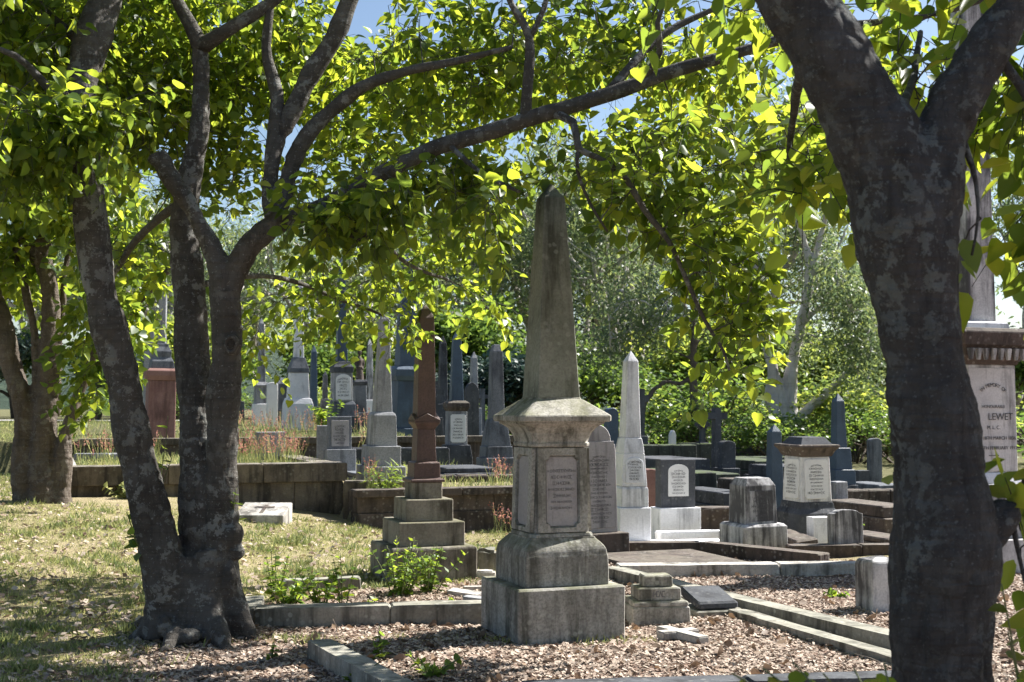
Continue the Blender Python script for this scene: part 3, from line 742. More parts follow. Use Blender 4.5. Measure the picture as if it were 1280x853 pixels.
# small three tier stone
r = empty('stepped_stone', (xat(818, 9.75), 9.75, 0), R(8), 'small three tiered grey stone beside the main obelisk base', 'stone')
def sp(n, hw, z0, z1, asp, mat=M['grey']):
    V, Fs = loft([(hw, z0), (hw * .985, z1)], asp, .008, .01, nseg=6, step=.04, amp=.005, seed=hw * 40); return mesh_obj(n, V, Fs, mat, r)
sp('base', .222, -.05, .125, .8); sp('base_ledge', .212, .124, .165, .8); sp('middle_tier', .165, .164, .26, .8)
q = sp('top_tier', .112, .259, .345, .8)
(V, Fs), = strokes(.2, .05, 1, -.136, .215, .032, 9, fill=.7); mesh_obj('inscription', V, Fs, M['inkfaint'], r)
# open-book tablet
r = empty('book_tablet', (xat(884, 10.1), 10.1, 0), R(14), 'dark slanted tablet stone lying in the leaf litter', 'tablet')
V, Fs = loft([(.19, -.05), (.19, .05)], 1.15, .01, .01, nseg=4, step=.06, amp=.004); mesh_obj('base', V, Fs, M['kerb'], r)
V, Fs = loft([(.165, 0), (.165, .06)], 1.15, .012, .014, nseg=4, step=.06, amp=.003)
V = [(x, y, z + .052 + (y + .19) * .16 if z < .03 else z + .052 + (y + .19) * .2) for x, y, z in V]; mesh_obj('slab', V, Fs, M['dark'], r)
# fallen white cross, lying flat
out = [(-.2, -.05), (-.05, -.05), (-.05, -.15), (.05, -.15), (.05, -.05), (.3, -.045), (.3, .045), (.05, .05), (.05, .15), (-.05, .15), (-.05, .05), (-.2, .05)]
bm = bmesh.new(); vs = [bm.verts.new((x, y, .0)) for x, y in out]; f = bm.faces.new(vs); ex = bmesh.ops.extrude_face_region(bm, geom=[f])
for v in ex['geom']:
    if isinstance(v, bmesh.types.BMVert): v.co.z += .055
bmesh.ops.recalc_face_normals(bm, faces=bm.faces); bmesh.ops.bevel(bm, geom=[e for e in bm.edges], offset=.008, segments=2, affect='EDGES')
me = bpy.data.meshes.new('fallen_cross'); bm.to_mesh(me); bm.free(); me.materials.append(M['kerbwhite'])
o = link(bpy.data.objects.new('fallen_cross', me)); o.location = (xat(846, 8.95), 8.97, .008); o.rotation_euler = (0, 0, R(-62)); tag(o, 'broken white marble cross lying flat on the leaf litter', 'cross')
# slanted white marker with cross on lawn
gx = xat(331, 16.2); gz = tz(gx, 16.2)
r = empty('grave_marker', (gx, 16.2, gz), R(-4), 'low slanted white marker stone with an incised cross on the lawn', 'marker')
V, Fs = loft([(.31, -.06), (.31, .10)], .75, .008, .01, nseg=4, step=.06, amp=.003)
V = [(x, y, z + (.0 if z < .03 else (y + .23) * .28)) for x, y, z in V]; sl = mesh_obj('slab', V, Fs, M['kerbwhite'], r)
def flat_bar(x0, y0, x1, y1):
    return [(x0, y0), (x1, y0), (x1, y1), (x0, y1)]
V, Fs = [], []
for q in (flat_bar(-.02, -.15, .03, .14), flat_bar(-.12, .03, .13, .075)):
    b = len(V); V += [(x, y, .103 + (y + .23) * .28 + .003 * (b > 0)) for x, y in q]; Fs.append((b, b + 1, b + 2, b + 3))
mesh_obj('incised_cross', V, Fs, M['brown'], sl)
# rocks and broken slabs
def rock(name, label, cat, loc, size, mat, seed, flat=1.0, rz=0):
    bm = bmesh.new(); bmesh.ops.create_cube(bm, size=1); bmesh.ops.bevel(bm, geom=list(bm.edges), offset=.12, segments=2, affect='EDGES')
    bmesh.ops.subdivide_edges(bm, edges=list(bm.edges), cuts=2, use_grid_fill=True)
    for v in bm.verts:
        p = v.co * 1.0; nn = noise.noise(p * 2.2 + Vector((seed, 0, 0))) * .16 + noise.noise(p * 6 + Vector((seed, 3, 0))) * .05
        v.co = Vector((p.x * size[0], p.y * size[1], p.z * size[2])) * (1 + nn)
    me = bpy.data.meshes.new(name); bm.to_mesh(me); bm.free(); me.materials.append(mat)
    o = link(bpy.data.objects.new(name, me)); o.location = loc; o.rotation_euler = (0, .05, rz); return tag(o, label, cat)
rock('broken_stone', 'rough broken stone block between the stepped pedestal and main obelisk', 'stone', (xat(608, 12.6), 12.6, .10), (.2, .22, .26), M['kerb'], 3)
rock('broken_stone', 'pale flat stone fragment at the foot of the rough broken block', 'stone', (xat(604, 12.1), 12.1, .03), (.22, .15, .10), M['kerbwhite'], 8)
def slabbit(label, cx, Y, hw, asp, h, rz, tilt, mat):
    V, Fs = loft([(hw, 0), (hw, h)], asp, .02, .006, nseg=3, step=.05, amp=.006, seed=cx)
    thing_mesh('broken_slab', label, 'slab', V, Fs, mat, (xat(cx, Y), Y, .012), R(rz), tilt, 'broken slab pieces')
slabbit('pale broken slab piece lying in the weedy plot', 581, 11.0, .15, .45, .03, -32, (.06, .05), M['kerbwhite'])
slabbit('thin grey broken slab piece against the main obelisk base', 598, 10.65, .13, .4, .03, -28, (.03, .04), M['pale'])
slabbit('pale sliver of slab beside the two other broken pieces', 596, 11.3, .12, .25, .03, 10, (.03, .02), M['kerbwhite'])

# ================================================================== vegetation materials
def leaf_mat(name, dark, light, trans, tmix=.5, rough=.42, spec=.45):
    m, nt = new_mat(name); k = N(nt)
    a = k.n('ShaderNodeAttribute', attribute_name='var').outputs['Fac']
    col = k.ramp(a, [(0, dark), (.7, light), (.93, light), (1, tuple(min(1, c * 1.5 + .02) for c in light))])
    tc = k.mix(k.ramp(a, [(0, 0), (.45, .25), (.8, .8), (1, 1)]), (trans[0] * .36, trans[1] * .48, trans[2] * .8), trans)
    p = k.n('ShaderNodeBsdfPrincipled', {'Base Color': col, 'Roughness': rough}); p.inputs['Specular IOR Level'].default_value = spec
    t = k.n('ShaderNodeBsdfTranslucent', {'Color': tc})
    mx = k.n('ShaderNodeMixShader', {0: tmix, 1: p.outputs[0], 2: t.outputs[0]})
    o = k.n('ShaderNodeOutputMaterial'); nt.links.new(mx.outputs[0], o.inputs[0])
    return m
M['leaf'] = leaf_mat('broad_leaf', (.028, .060, .014), (.060, .12, .026), (.60, .66, .05), .56)
M['leafgum'] = leaf_mat('gum_leaf', (.08, .115, .055), (.15, .19, .095), (.42, .48, .14), .42, .45)
M['leafmid'] = leaf_mat('shrub_leaf', (.045, .09, .022), (.09, .15, .035), (.34, .46, .06), .46)
M['leafbright'] = leaf_mat('bright_shrub_leaf', (.07, .12, .025), (.13, .19, .04), (.62, .66, .10), .55)
M['leafdark'] = leaf_mat('dark_conifer_leaf', (.022, .045, .035), (.04, .07, .055), (.06, .10, .06), .2, .5)
M['weed'] = leaf_mat('weed_leaf', (.06, .12, .02), (.11, .19, .03), (.55, .66, .06), .5)
M['grass'] = leaf_mat('dry_grass', (.17, .215, .05), (.45, .43, .17), (.42, .43, .14), .3, .7, .1)
M['redflower'] = leaf_mat('red_grass_flower', (.36, .12, .09), (.52, .26, .19), (.55, .24, .17), .4, .7, .1)
M['weedbrown'] = leaf_mat('curled_brown_leaf', (.10, .062, .04), (.30, .21, .14), (.25, .15, .08), .15, .6, .3)
M['litter'] = leaf_mat('dry_leaf_litter', (.17, .105, .075), (.50, .41, .33), (.3, .2, .13), .12, .75, .2)

def bark(name, base, alt, dark, lich, lichamt=.6, ringamt=.35, scale=1.0):
    m, nt = new_mat(name); k = N(nt); v = k.coords()
    big = k.noise(v, 3.0 * scale, 6, .6, .4)
    col = k.mix(k.ramp(big, [(.35, 0), (.65, 1)]), base, alt)
    sv = k.mapping(v, (2.2 * scale, 2.2 * scale, 26 * scale))
    rg = k.noise(sv, 1.0, 5, .65, .6)
    col = k.mix(k.math('MULTIPLY', k.ramp(rg, [(.48, 0), (.66, 1)]), ringamt), col, dark)
    vs_ = k.mapping(v, (14 * scale, 14 * scale, 2.4 * scale)); fis = k.noise(vs_, 1.0, 6, .7, .8)
    col = k.mix(k.math('MULTIPLY', k.ramp(fis, [(.5, 0), (.7, 1)]), .55), col, dark)
    ln = k.noise(v, 9 * scale, 5, .7, .2); lb = k.noise(v, 1.6 * scale, 3, .5)
    msk = k.math('MULTIPLY', k.ramp(ln, [(.53, 0), (.57, 1)]), k.ramp(lb, [(.40, .15), (.62, 1)]))
    col = k.mix(k.math('MULTIPLY', msk, lichamt), col, lich)
    sp_ = k.noise(v, 48 * scale, 3, .6)
    col = k.mix(k.math('MULTIPLY', k.ramp(sp_, [(.62, 0), (.68, 1)]), .5), col, lich)
    bump = k.math('ADD', k.math('MULTIPLY', rg, .5), k.math('ADD', k.math('MULTIPLY', fis, .7), k.math('MULTIPLY', ln, .35)))
    k.finish(col, .9, bump, 1.0, .035, .15)
    return m
M['bark'] = bark('grey_bark', (.105, .096, .086), (.066, .059, .052), (.024, .021, .019), (.29, .295, .275), .6)
M['barknear'] = bark('near_lichen_bark', (.076, .074, .073), (.047, .046, .045), (.019, .018, .017), (.165, .185, .18), .7, .22, scale=1.6)
M['barkfar'] = bark('brown_bark', (.145, .118, .095), (.092, .073, .06), (.035, .028, .022), (.27, .255, .225), .4)
M['barkgum'] = bark('pale_gum_bark', (.60, .56, .53), (.46, .42, .39), (.13, .10, .085), (.55, .52, .48), .5, .2, .5)
M['barkdark'] = bark('far_bark', (.13, .105, .085), (.09, .07, .055), (.04, .03, .025), (.22, .2, .18), .3, .3, .4)

# ================================================================== leaf meshes
LEAFV = np.array([[0, 0, 0], [.34, .22, .05], [.40, .55, .04], [0, 1, -.10], [-.40, .55, .04], [-.34, .22, .05], [0, .45, -.03]], float)
LEAFF = np.array([[0, 1, 2, 6], [6, 2, 3, 3], [0, 6, 4, 5], [6, 3, 4, 4]])
LEAFF6 = np.array([[0, 1, 2], [0, 2, 3], [0, 3, 4], [0, 4, 5]])
def rand_unit(n):
    v = rng.normal(size=(n, 3)); return v / np.linalg.norm(v, axis=1, keepdims=True)
def frames(d, up):
    d = d / (np.linalg.norm(d, axis=1, keepdims=True) + 1e-9)
    s = np.cross(d, up); s /= (np.linalg.norm(s, axis=1, keepdims=True) + 1e-9)
    nrm = np.cross(s, d); return s, d, nrm
def leaves(P, D, UP, size, template=LEAFV, faces=None, width=1.0, vary=0):
    """leaf instances; returns V, F"""
    s, d, nn = frames(D, UP); T = template; n = len(P); m = len(T)
    sz = np.asarray(size).reshape(-1, 1, 1)
    if vary:
        wv = rng.uniform(.72, 1.15, (n, 1, 1)); cv = rng.uniform(-.6, 3.2, (n, 1, 1)); tw = rng.normal(0, .22, (n, 1, 1)); side = rng.normal(0, .10, (n, 1, 1))
    else: wv, cv, tw, side = 1, 1, 0, 0
    y1_ = T[None, :, 1:2]; x1_ = T[None, :, 0:1] * width * wv + side * y1_ * y1_
    V = P[:, None, :] + sz * (s[:, None, :] * x1_ + d[:, None, :] * y1_ + nn[:, None, :] * (T[None, :, 2:3] * cv + tw * x1_ * y1_ * 2))
    Fc = (np.arange(n)[:, None, None] * m + faces[None]).reshape(-1, faces.shape[1])
    return V.reshape(-1, 3), Fc
BROAD = np.array([[0, .04, 0], [.24, 0, .04], [.41, .20, .07], [.40, .46, .06], [.22, .76, -.02], [0, 1.04, -.13], [-.22, .76, -.02], [-.40, .46, .06], [-.41, .20, .07], [-.24, 0, .04]], float)
BROADF = np.array([[0, 1, 2, 3, 4, 5], [0, 5, 6, 7, 8, 9]])
LANCE = np.array([[0, 0, 0], [.12, .4, .0], [0, 1, -.1], [-.12, .4, .0]], float)
LANCEF = np.array([[0, 1, 2, 3]])
CLUMP = np.array([[0, 0, 0], [.32, .45, .05], [0, 1, -.08], [-.32, .45, .05]], float)

# ================================================================== hero trees
def smooth_path(pts, step):
    """Catmull-Rom through [(Vector, r)]"""
    out = []
    n = len(pts)
    for i in range(n - 1):
        p0 = pts[max(i - 1, 0)]; p1 = pts[i]; p2 = pts[i + 1]; p3 = pts[min(i + 2, n - 1)]
        L = (p2[0] - p1[0]).length; k = max(2, int(L / step))
        for j in range(k):
            t = j / k
            def cr(a, b, c, d): return .5 * ((2 * b) + (c - a) * t + (2 * a - 5 * b + 4 * c - d) * t * t + (3 * b - a - 3 * c + d) * t ** 3)
            out.append((cr(p0[0], p1[0], p2[0], p3[0]), max(.002, cr(p0[1], p1[1], p2[1], p3[1]))))
    out.append(pts[-1]); return out
def pxpath(lst, Yd):
    return [(at(p[0], p[1], p[3] if len(p) > 3 else Yd), p[2] / 2 * (p[3] if len(p) > 3 else Yd) / F) for p in lst]
OPEN = [(655, 260, 722, 520), (668, 238, 702, 262), (740, 112, 785, 138), (428, 8, 462, 36), (352, 150, 378, 185), (318, 318, 345, 345), (560, 450, 600, 560), (985, 280, 1060, 470), (745, 330, 830, 600), (1215, 480, 1270, 580), (1210, 340, 1244, 395), (1216, 190, 1238, 240)]
def opening(P, pad):
    """clearings in the foliage where stones and sky show"""
    d = P[:, 1] * ct + (P[:, 2] - CAMZ) * st
    px = CX + F * P[:, 0] / d; py = CY - F * ((P[:, 2] - CAMZ) * ct - P[:, 1] * st) / d
    m = np.zeros(len(P), bool)
    for x0, y0, x1, y1 in OPEN: m |= (px > x0 - pad) & (px < x1 + pad) & (py > y0 - pad) & (py < y1 + pad)
    return m
class Tree:
    def __init__(s, name, label, base, group='trees shading the graves'):
        s.root = empty(name, base, 0, label, 'tree', group); s.base = Vector(base)
        s.nodes = []; s.nrad = []; s.twigs = []
    def add_nodes(s, path):
        for p, r in path: s.nodes.append(p); s.nrad.append(r)
    def trunk(s, paths, mat, vox=.014, lumps=(), wob=.02, step=.06):
        parts = []
        for k, pl in enumerate(paths):
            sp_ = smooth_path(pl, step); s.add_nodes(sp_)
            pts = []; rad = []
            for i, (p, r) in enumerate(sp_):
                w = noise.noise_vector(p * 1.7 + Vector((k * 3, 0, 0))) * r * .22
                pts.append(p + w); rad.append(r * (1 + .13 * noise.noise(p * 3.1 + Vector((0, k * 5, 0))) + .07 * noise.noise(p * 9)))
            parts.append(tube(pts, rad, 16))
        for c, rr in lumps:
            V, Fs = [], []; nu, nv = 12, 8
            for a in range(nv + 1):
                for b in range(nu):
                    th = PI * a / nv; ph = 2 * PI * b / nu
                    V.append(c + Vector((rr[0] * math.sin(th) * math.cos(ph), rr[1] * math.sin(th) * math.sin(ph), rr[2] * math.cos(th))))
            for a in range(nv):
                for b in range(nu): Fs.append((a * nu + b, (a + 1) * nu + b, (a + 1) * nu + (b + 1) % nu, a * nu + (b + 1) % nu))
            parts.append((V, Fs))
        me = remesh(*join(parts), vox, 3)
        n = len(me.vertices); co = np.empty(n * 3, np.float32); me.vertices.foreach_get('co', co); co = co.reshape(-1, 3)
        no = np.empty(n * 3, np.float32); me.vertices.foreach_get('normal', no); no = no.reshape(-1, 3)
        dsp = np.array([noise.noise(Vector((c[0] * 6, c[1] * 6, c[2] * 2.2))) * wob * .8 + noise.noise(Vector((c[0] * 15, c[1] * 15, c[2] * 30))) * wob * .25 - (1 - abs(noise.noise(Vector((c[0] * 9, c[1] * 9, c[2] * 4 + 7))))) ** 6 * wob * .5 + noise.noise(Vector((c[0] * 45, c[1] * 45, c[2] * 18))) * wob * .12 for c in co.tolist()])
        co = co + no * dsp[:, None] - np.array(s.base)
        me.vertices.foreach_set('co', co.astype(np.float32).ravel()); me.update()
        me.polygons.foreach_set('use_smooth', [True] * len(me.polygons)); me.materials.append(mat)
        o = link(bpy.data.objects.new('trunk', me)); o.parent = s.root; return o
    def branch(s, pl, mat, step=.08, name='branch', seg=10):
        sp_ = smooth_path(pl, step); s.add_nodes(sp_)
        pts = [p + noise.noise_vector(p * 2.3) * max(r, .01) * .5 for p, r in sp_]; rad = [r * (1 + .18 * noise.noise(p * 6)) for p, r in sp_]
        V, Fs = tube([p - s.base for p in pts], rad, seg)
        return mesh_obj(name, V, Fs, mat, s.root, True)
    def crown(s, blobs, leaf, barkm, lsize=(.075, .125), per=10, conn=.006):
        """blobs: (px,py,Y,rx,ry,rY,n) -> twigs carrying leaves, joined to the nearest limb"""
        A, B = [], []
        for (px, py, Yd, rx, ry, rY, n) in blobs:
            c = np.array(at(px, py, Yd)); rr = np.array([rx * Yd / F, rY, ry * Yd / F])
            u = rand_unit(n) * (rng.random((n, 1)) ** .4); A.append(c + u * rr)
        A = np.concatenate(A); A = A[~opening(A, 26)]
        nodes = np.array([tuple(p) for p in s.nodes]); rad = list(s.nrad)
        dist = np.empty(len(A))
        for i in range(0, len(A), 400): dist[i:i + 400] = np.sqrt(((A[i:i + 400, None] - nodes[None]) ** 2).sum(-1).min(1))
        order = np.argsort(dist)
        cap = len(nodes) + len(A) * 5; buf = np.empty((cap, 3)); buf[:len(nodes)] = nodes; cnt = len(nodes)
        TV, TF = [], []; nb = 0
        def addtube(pts, r0, r1):
            nonlocal nb
            V, Fs = tube(pts, [r0 + (r1 - r0) * i / (len(pts) - 1) for i in range(len(pts))], 5, False)
            TV.extend(V); TF.extend([tuple(i + nb for i in f) for f in Fs]); nb += len(V)
        LP, LD, LU, LS, LV = [], [], [], [], []
        for i in order:
            a = A[i]; d2 = ((buf[:cnt] - a) ** 2).sum(1); j = int(d2.argmin()); L = math.sqrt(d2[j])
            p0 = Vector(buf[j]); p1 = Vector(a)
            if L > .04:
                mid = (p0 + p1) / 2 + Vector(rng.normal(size=3)) * L * .13 + Vector((0, 0, L * .10))
                pts = [p0, p0.lerp(mid, .55), mid, mid.lerp(p1, .55), p1]
                r0 = min(rad[j] * .7, .004 + conn * min(L, 1.3))
                addtube(pts, max(r0, .003), .0028)
                for q in pts[1:]:
                    buf[cnt] = q; rad.append(max(.003, r0 * .7)); cnt += 1
                dr = (p1 - mid).normalized()
            else: dr = Vector(rng.normal(size=3)).normalized()
            dr = (dr * .8 + Vector(rng.normal(size=3)) * .45 + Vector((0, 0, -.15))).normalized()
            tl = float(rng.uniform(.22, .5)); q = [p1, p1 + dr * tl * .5 + Vector((0, 0, -.01)), p1 + dr * tl + Vector((0, 0, -.07 * tl / .4))]
            addtube(q, .003, .0014)
            n = max(3, int(per * rng.uniform(.6, 1.35)))
            for t in np.linspace(.05, 1, n):
                pp = q[0].lerp(q[1], t * 2) if t < .5 else q[1].lerp(q[2], t * 2 - 1)
                o = rng.normal(size=3); o = o - np.dot(o, dr) * np.array(dr); o /= np.linalg.norm(o) + 1e-6
                ld = o * .9 + np.array(dr) * .55 + np.array([0, 0, -.35])
                LP.append(np.array(pp) + o * .02); LD.append(ld); LU.append(np.array([0, 0, 1.]) + rng.normal(size=3) * .45)
                LS.append(lsize[0] + (lsize[1] - lsize[0]) * rng.beta(2, 1.6) * (1.15 if rng.random() > .12 else .6)); LV.append(rng.random())
        b = s.base
        mesh_obj('twigs', [v - b for v in TV], TF, barkm, s.root, True)['kind'] = 'stuff'
        LP = np.array(LP); kk = ~opening(LP, 4); LP = LP[kk]; LD = np.array(LD)[kk]; LU = np.array(LU)[kk]; LS = np.array(LS)[kk]; LV = np.array(LV)[kk]
        V, Fc = leaves(LP, LD, LU, LS, BROAD, BROADF, vary=1)
        V = V - np.array(b)
        o = np_mesh('foliage', V, Fc, leaf, s.root, np.repeat(LV, len(BROAD)))
        print('crown', s.root.name, len(A), 'twigs', len(LP), 'leaves')
        return o

# --- forked tree on the lawn
tl = Tree('forked_tree', 'grey barked tree forking into several leaning stems from one thick base on the lawn', (-2.25, 9.15, 0))
y0 = 9.15
stemL = pxpath([(222, 805, 66, 9.05), (212, 735, 58, 9.0), (194, 655, 50, 8.95), (172, 570, 45, 8.9), (152, 480, 45, 8.85), (131, 390, 43, 8.8), (116, 290, 42, 8.8), (104, 190, 40, 8.8), (99, 120, 38, 8.85), (114, 50, 44, 8.9), (138, -20, 42, 9.0), (160, -120, 34, 9.1)], 9)
stemM = pxpath([(252, 805, 104, 9.2), (254, 750, 96, 9.2), (258, 690, 74, 9.2), (256, 600, 64, 9.2), (247, 520, 48, 9.25), (240, 430, 44, 9.3), (236, 350, 42, 9.35), (230, 290, 34, 9.4), (234, 235, 30, 9.4), (246, 180, 26, 9.4), (252, 110, 24, 9.4), (250, 60, 22, 9.4)], 9)
stemR = pxpath([(274, 790, 58, 9.1), (276, 700, 46, 9.08), (277, 600, 42, 9.05), (278, 510, 42, 9.0), (285, 430, 38, 9.0), (280, 370, 40, 9.0), (268, 320, 26, 9.0), (240, 265, 24, 9.0), (215, 225, 24, 9.0), (196, 192, 22, 9.0)], 9)
armR = pxpath([(280, 375, 36, 9.0), (296, 330, 32, 9.0), (318, 300, 30, 8.95), (346, 277, 28, 8.9), (352, 262, 22, 8.9)], 9)
roots = [pxpath([(210, 715, 50, 9.0), (202, 765, 40, 8.95), (194, 802, 30, 8.9)], 9), pxpath([(284, 700, 34, 9.1), (292, 760, 32, 9.05), (306, 806, 26, 9.0)], 9), pxpath([(262, 690, 34, 9.02), (268, 770, 32, 8.9), (276, 808, 30, 8.78)], 9), pxpath([(238, 700, 36, 9.02), (242, 760, 34, 8.92), (250, 800, 30, 8.85)], 9), pxpath([(226, 720, 30, 8.98), (228, 770, 28, 8.9), (222, 806, 24, 8.8)], 9),
         pxpath([(300, 770, 24, 9.0), (318, 800, 18, 8.95), (330, 812, 12, 8.95)], 9), pxpath([(196, 770, 26, 8.95), (172, 796, 18, 8.95), (140, 806, 9, 9.0)], 9), pxpath([(270, 780, 26, 8.85), (282, 812, 18, 8.6), (300, 830, 8, 8.4)], 9), pxpath([(222, 785, 26, 8.85), (206, 815, 16, 8.6), (186, 830, 7, 8.4)], 9), pxpath([(200, 770, 24, 9.1), (165, 785, 14, 9.4), (135, 786, 7, 9.6)], 9), pxpath([(250, 740, 70, 9.35), (255, 790, 60, 9.5)], 9)]
def Lm(px, py, Yd, *r): return (at(px, py, Yd), r)
lump = [Lm(292, 668, 9.0, .08, .08, .10), Lm(297, 690, 9.0, .06, .06, .06), Lm(289, 645, 9.02, .07, .07, .07), Lm(288, 726, 8.99, .055, .06, .14), 
        Lm(237, 796, 8.76, .085, .09, .06), Lm(206, 783, 8.80, .06, .07, .08), Lm(290, 431, 8.94, .075, .07, .085), Lm(197, 200, 9.0, .075, .07, .06)]
tl.trunk([stemL, stemM, stemR, armR] + roots, M['bark'], .013, lump)
# knot hole on the right stem
kc = at(289, 431, 8.87) - tl.base
V, Fs = [], []; m = 20
for j in range(m):
    an = 2 * PI * j / m
    for rr, y in ((.066, .03), (.058, -.018), (.042, -.022), (.034, .012)):
        V.append(kc + Vector((rr * .78 * math.cos(an), y, rr * 1.1 * math.sin(an))))
for j in range(m):
    for q in range(3): Fs.append((j * 4 + q, j * 4 + q + 1, ((j + 1) % m) * 4 + q + 1, ((j + 1) % m) * 4 + q))
knot = mesh_obj('knot_rim', V, Fs, M['bark'], tl.root, True)
V = [V[j * 4 + 3] + Vector((0, -.001, 0)) for j in range(m)]; mesh_obj('knot_hollow', V, [tuple(range(m))], M['barkdark'], knot)
BR = [
    [(250, 66, 24, 9.4), (238, 30, 18, 9.4), (218, -10, 14, 9.4), (205, -60, 10, 9.5)],
    [(250, 62, 22, 9.4), (275, 44, 18, 9.3), (310, 20, 17, 9.3), (350, -5, 15, 9.3), (400, -50, 10, 9.3)],
    [(346, 280, 26, 8.95), (335, 240, 22, 9.1), (342, 190, 20, 9.2), (346, 120, 17, 9.3), (333, 60, 13, 9.3), (338, 0, 9, 9.3)],
    [(338, 222, 17, 9.13), (345, 188, 20, 9.2), (362, 150, 23, 9.28), (388, 95, 25, 9.3), (415, 45, 24, 9.3), (440, -5, 21, 9.3), (470, -70, 15, 9.3)],
    [(343, 276, 26, 8.95), (360, 215, 22, 9.1), (385, 170, 20, 9.1), (425, 130, 18, 9.1), (470, 100, 15, 9.0), (560, 80, 10, 8.9), (640, 60, 6, 8.8)],
    [(330, 292, 24, 8.95), (380, 268, 22, 8.95), (440, 238, 22, 8.8), (495, 207, 22, 8.6), (560, 180, 21, 8.6), (640, 158, 20, 8.6), (700, 137, 18, 8.6), (780, 110, 18, 8.6), (860, 85, 16, 8.6), (940, 60, 14, 8.6), (1040, 36, 12, 8.6), (1160, 20, 9, 8.6), (1260, -10, 5, 8.6)],
    [(688, 142, 10, 8.6), (716, 152, 10, 8.5), (722, 185, 9, 8.4), (745, 196, 8, 8.4), (782, 222, 8, 8.4), (806, 262, 8, 8.4), (836, 302, 7, 8.4), (858, 350, 6, 8.4), (880, 400, 5, 8.4), (905, 440, 4, 8.4), (912, 470, 3, 8.4)],
    [(722, 190, 6, 8.4), (722, 215, 5, 8.4), (738, 255, 4, 8.4), (760, 290, 3, 8.4)],
    [(658, 154, 16, 8.6), (660, 110, 14, 8.6), (660, 45, 12, 8.6), (640, 5, 9, 8.6), (620, -40, 6, 8.6)],
    [(660, 48, 9, 8.6), (680, 10, 7, 8.6), (690, -40, 5, 8.6)],
    [(760, 116, 12, 8.6), (790, 80, 11, 8.7), (815, 55, 10, 8.8), (850, 30, 9, 8.9), (920, 0, 6, 9)],
    [(800, 104, 10, 8.6), (825, 66, 9, 8.5), (822, 30, 7, 8.4), (840, -20, 5, 8.4)],
    [(104, 160, 16, 8.8), (60, 110, 12, 8.5), (20, 70, 8, 8.3), (-40, 50, 5, 8.2)],
    [(112, 60, 16, 8.9), (60, 20, 12, 9), (20, -30, 8, 9)],
    [(232, 250, 12, 9.4), (180, 290, 10, 10.0), (150, 330, 7, 10.6), (120, 380, 4, 11)],
    [(240, 360, 9, 9.4), (300, 345, 8, 10.4), (360, 350, 6, 11.4), (420, 372, 5, 12), (480, 395, 3, 12.2)],
    [(440, 235, 9, 8.7), (470, 290, 7, 9.8), (510, 330, 5, 11), (560, 350, 4, 12)],
    [(400, 250, 9, 8.8), (420, 285, 6, 8.7), (450, 300, 4, 8.6)],
    [(560, 180, 8, 8.6), (600, 215, 6, 8.4), (650, 240, 4, 8.2)],
]
for b in BR: tl.branch(pxpath(b, 9), M['bark'])
CROWN_L = [
    (40, 50, 9.3, 110, 90, .9, 260), (180, 40, 10.5, 120, 80, 1.1, 220), (310, 60, 11.0, 130, 85, 1.2, 210), (40, 165, 8.6, 70, 65, .7, 150),
    (170, 140, 10.0, 80, 55, .6, 100), (110, 150, 8.3, 40, 30, .25, 40), (430, 55, 11.0, 100, 85, 1.2, 120), (400, 180, 10.6, 100, 60, .8, 90), (425, 270, 8.7, 60, 34, .4, 60), (480, 235, 8.3, 40, 26, .25, 20),
    (540, 75, 10.0, 120, 85, 1.0, 130), (555, 225, 9.2, 80, 36, .6, 66), (632, 250, 8.2, 36, 24, .3, 30), (680, 70, 9.7, 120, 75, .9, 105),
    (800, 45, 9.6, 100, 65, .9, 80), (745, 185, 9.3, 80, 45, .6, 34), (360, 355, 12.3, 70, 44, 1, 52), (430, 375, 12.4, 60, 30, .7, 34),
    (525, 335, 12.4, 70, 48, .9, 56), (498, 400, 12, 26, 20, .4, 10), (625, 385, 12.2, 36, 16, .4, 12), (580, 290, 11.5, 70, 45, .9, 50), (320, 420, 12.3, 24, 30, .4, 12),
    (845, 190, 8.7, 95, 60, .6, 66), (870, 300, 8.6, 64, 58, .5, 60), (930, 375, 8.6, 42, 54, .4, 48), (905, 450, 8.5, 20, 28, .25, 10),
    (785, 240, 8.5, 50, 34, .4, 20), (900, 60, 9.5, 80, 60, .6, 55), (965, 185, 7.8, 44, 45, .5, 26), (1060, 60, 8.6, 80, 50, .7, 22), (1150, 90, 8.8, 60, 60, .7, 20),
    (250, 210, 10.8, 120, 70, .7, 70), (150, 320, 10.8, 60, 50, .7, 28), (300, 320, 10.8, 40, 26, .4, 8), (270, 130, 11.2, 160, 110, .8, 130), (110, 90, 12.0, 160, 120, .8, 190), (430, 120, 12.0, 110, 110, .7, 70),
    (100, -100, 9.4, 220, 80, 1.5, 240), (400, -100, 9.6, 200, 60, 1.3, 70), (850, -125, 9.8, 150, 60, 1.0, 80), (690, 100, 11.6, 110, 66, .6, 70), (790, 170, 11.6, 80, 56, .6, 50), (560, 150, 11.6, 90, 60, .6, 60), (860, 120, 11.0, 80, 70, .6, 50),  # clumps with negative py are unseen, added above the frame to cast shade
]
tl.crown(CROWN_L, M['leaf'], M['bark'], (.056, .105))

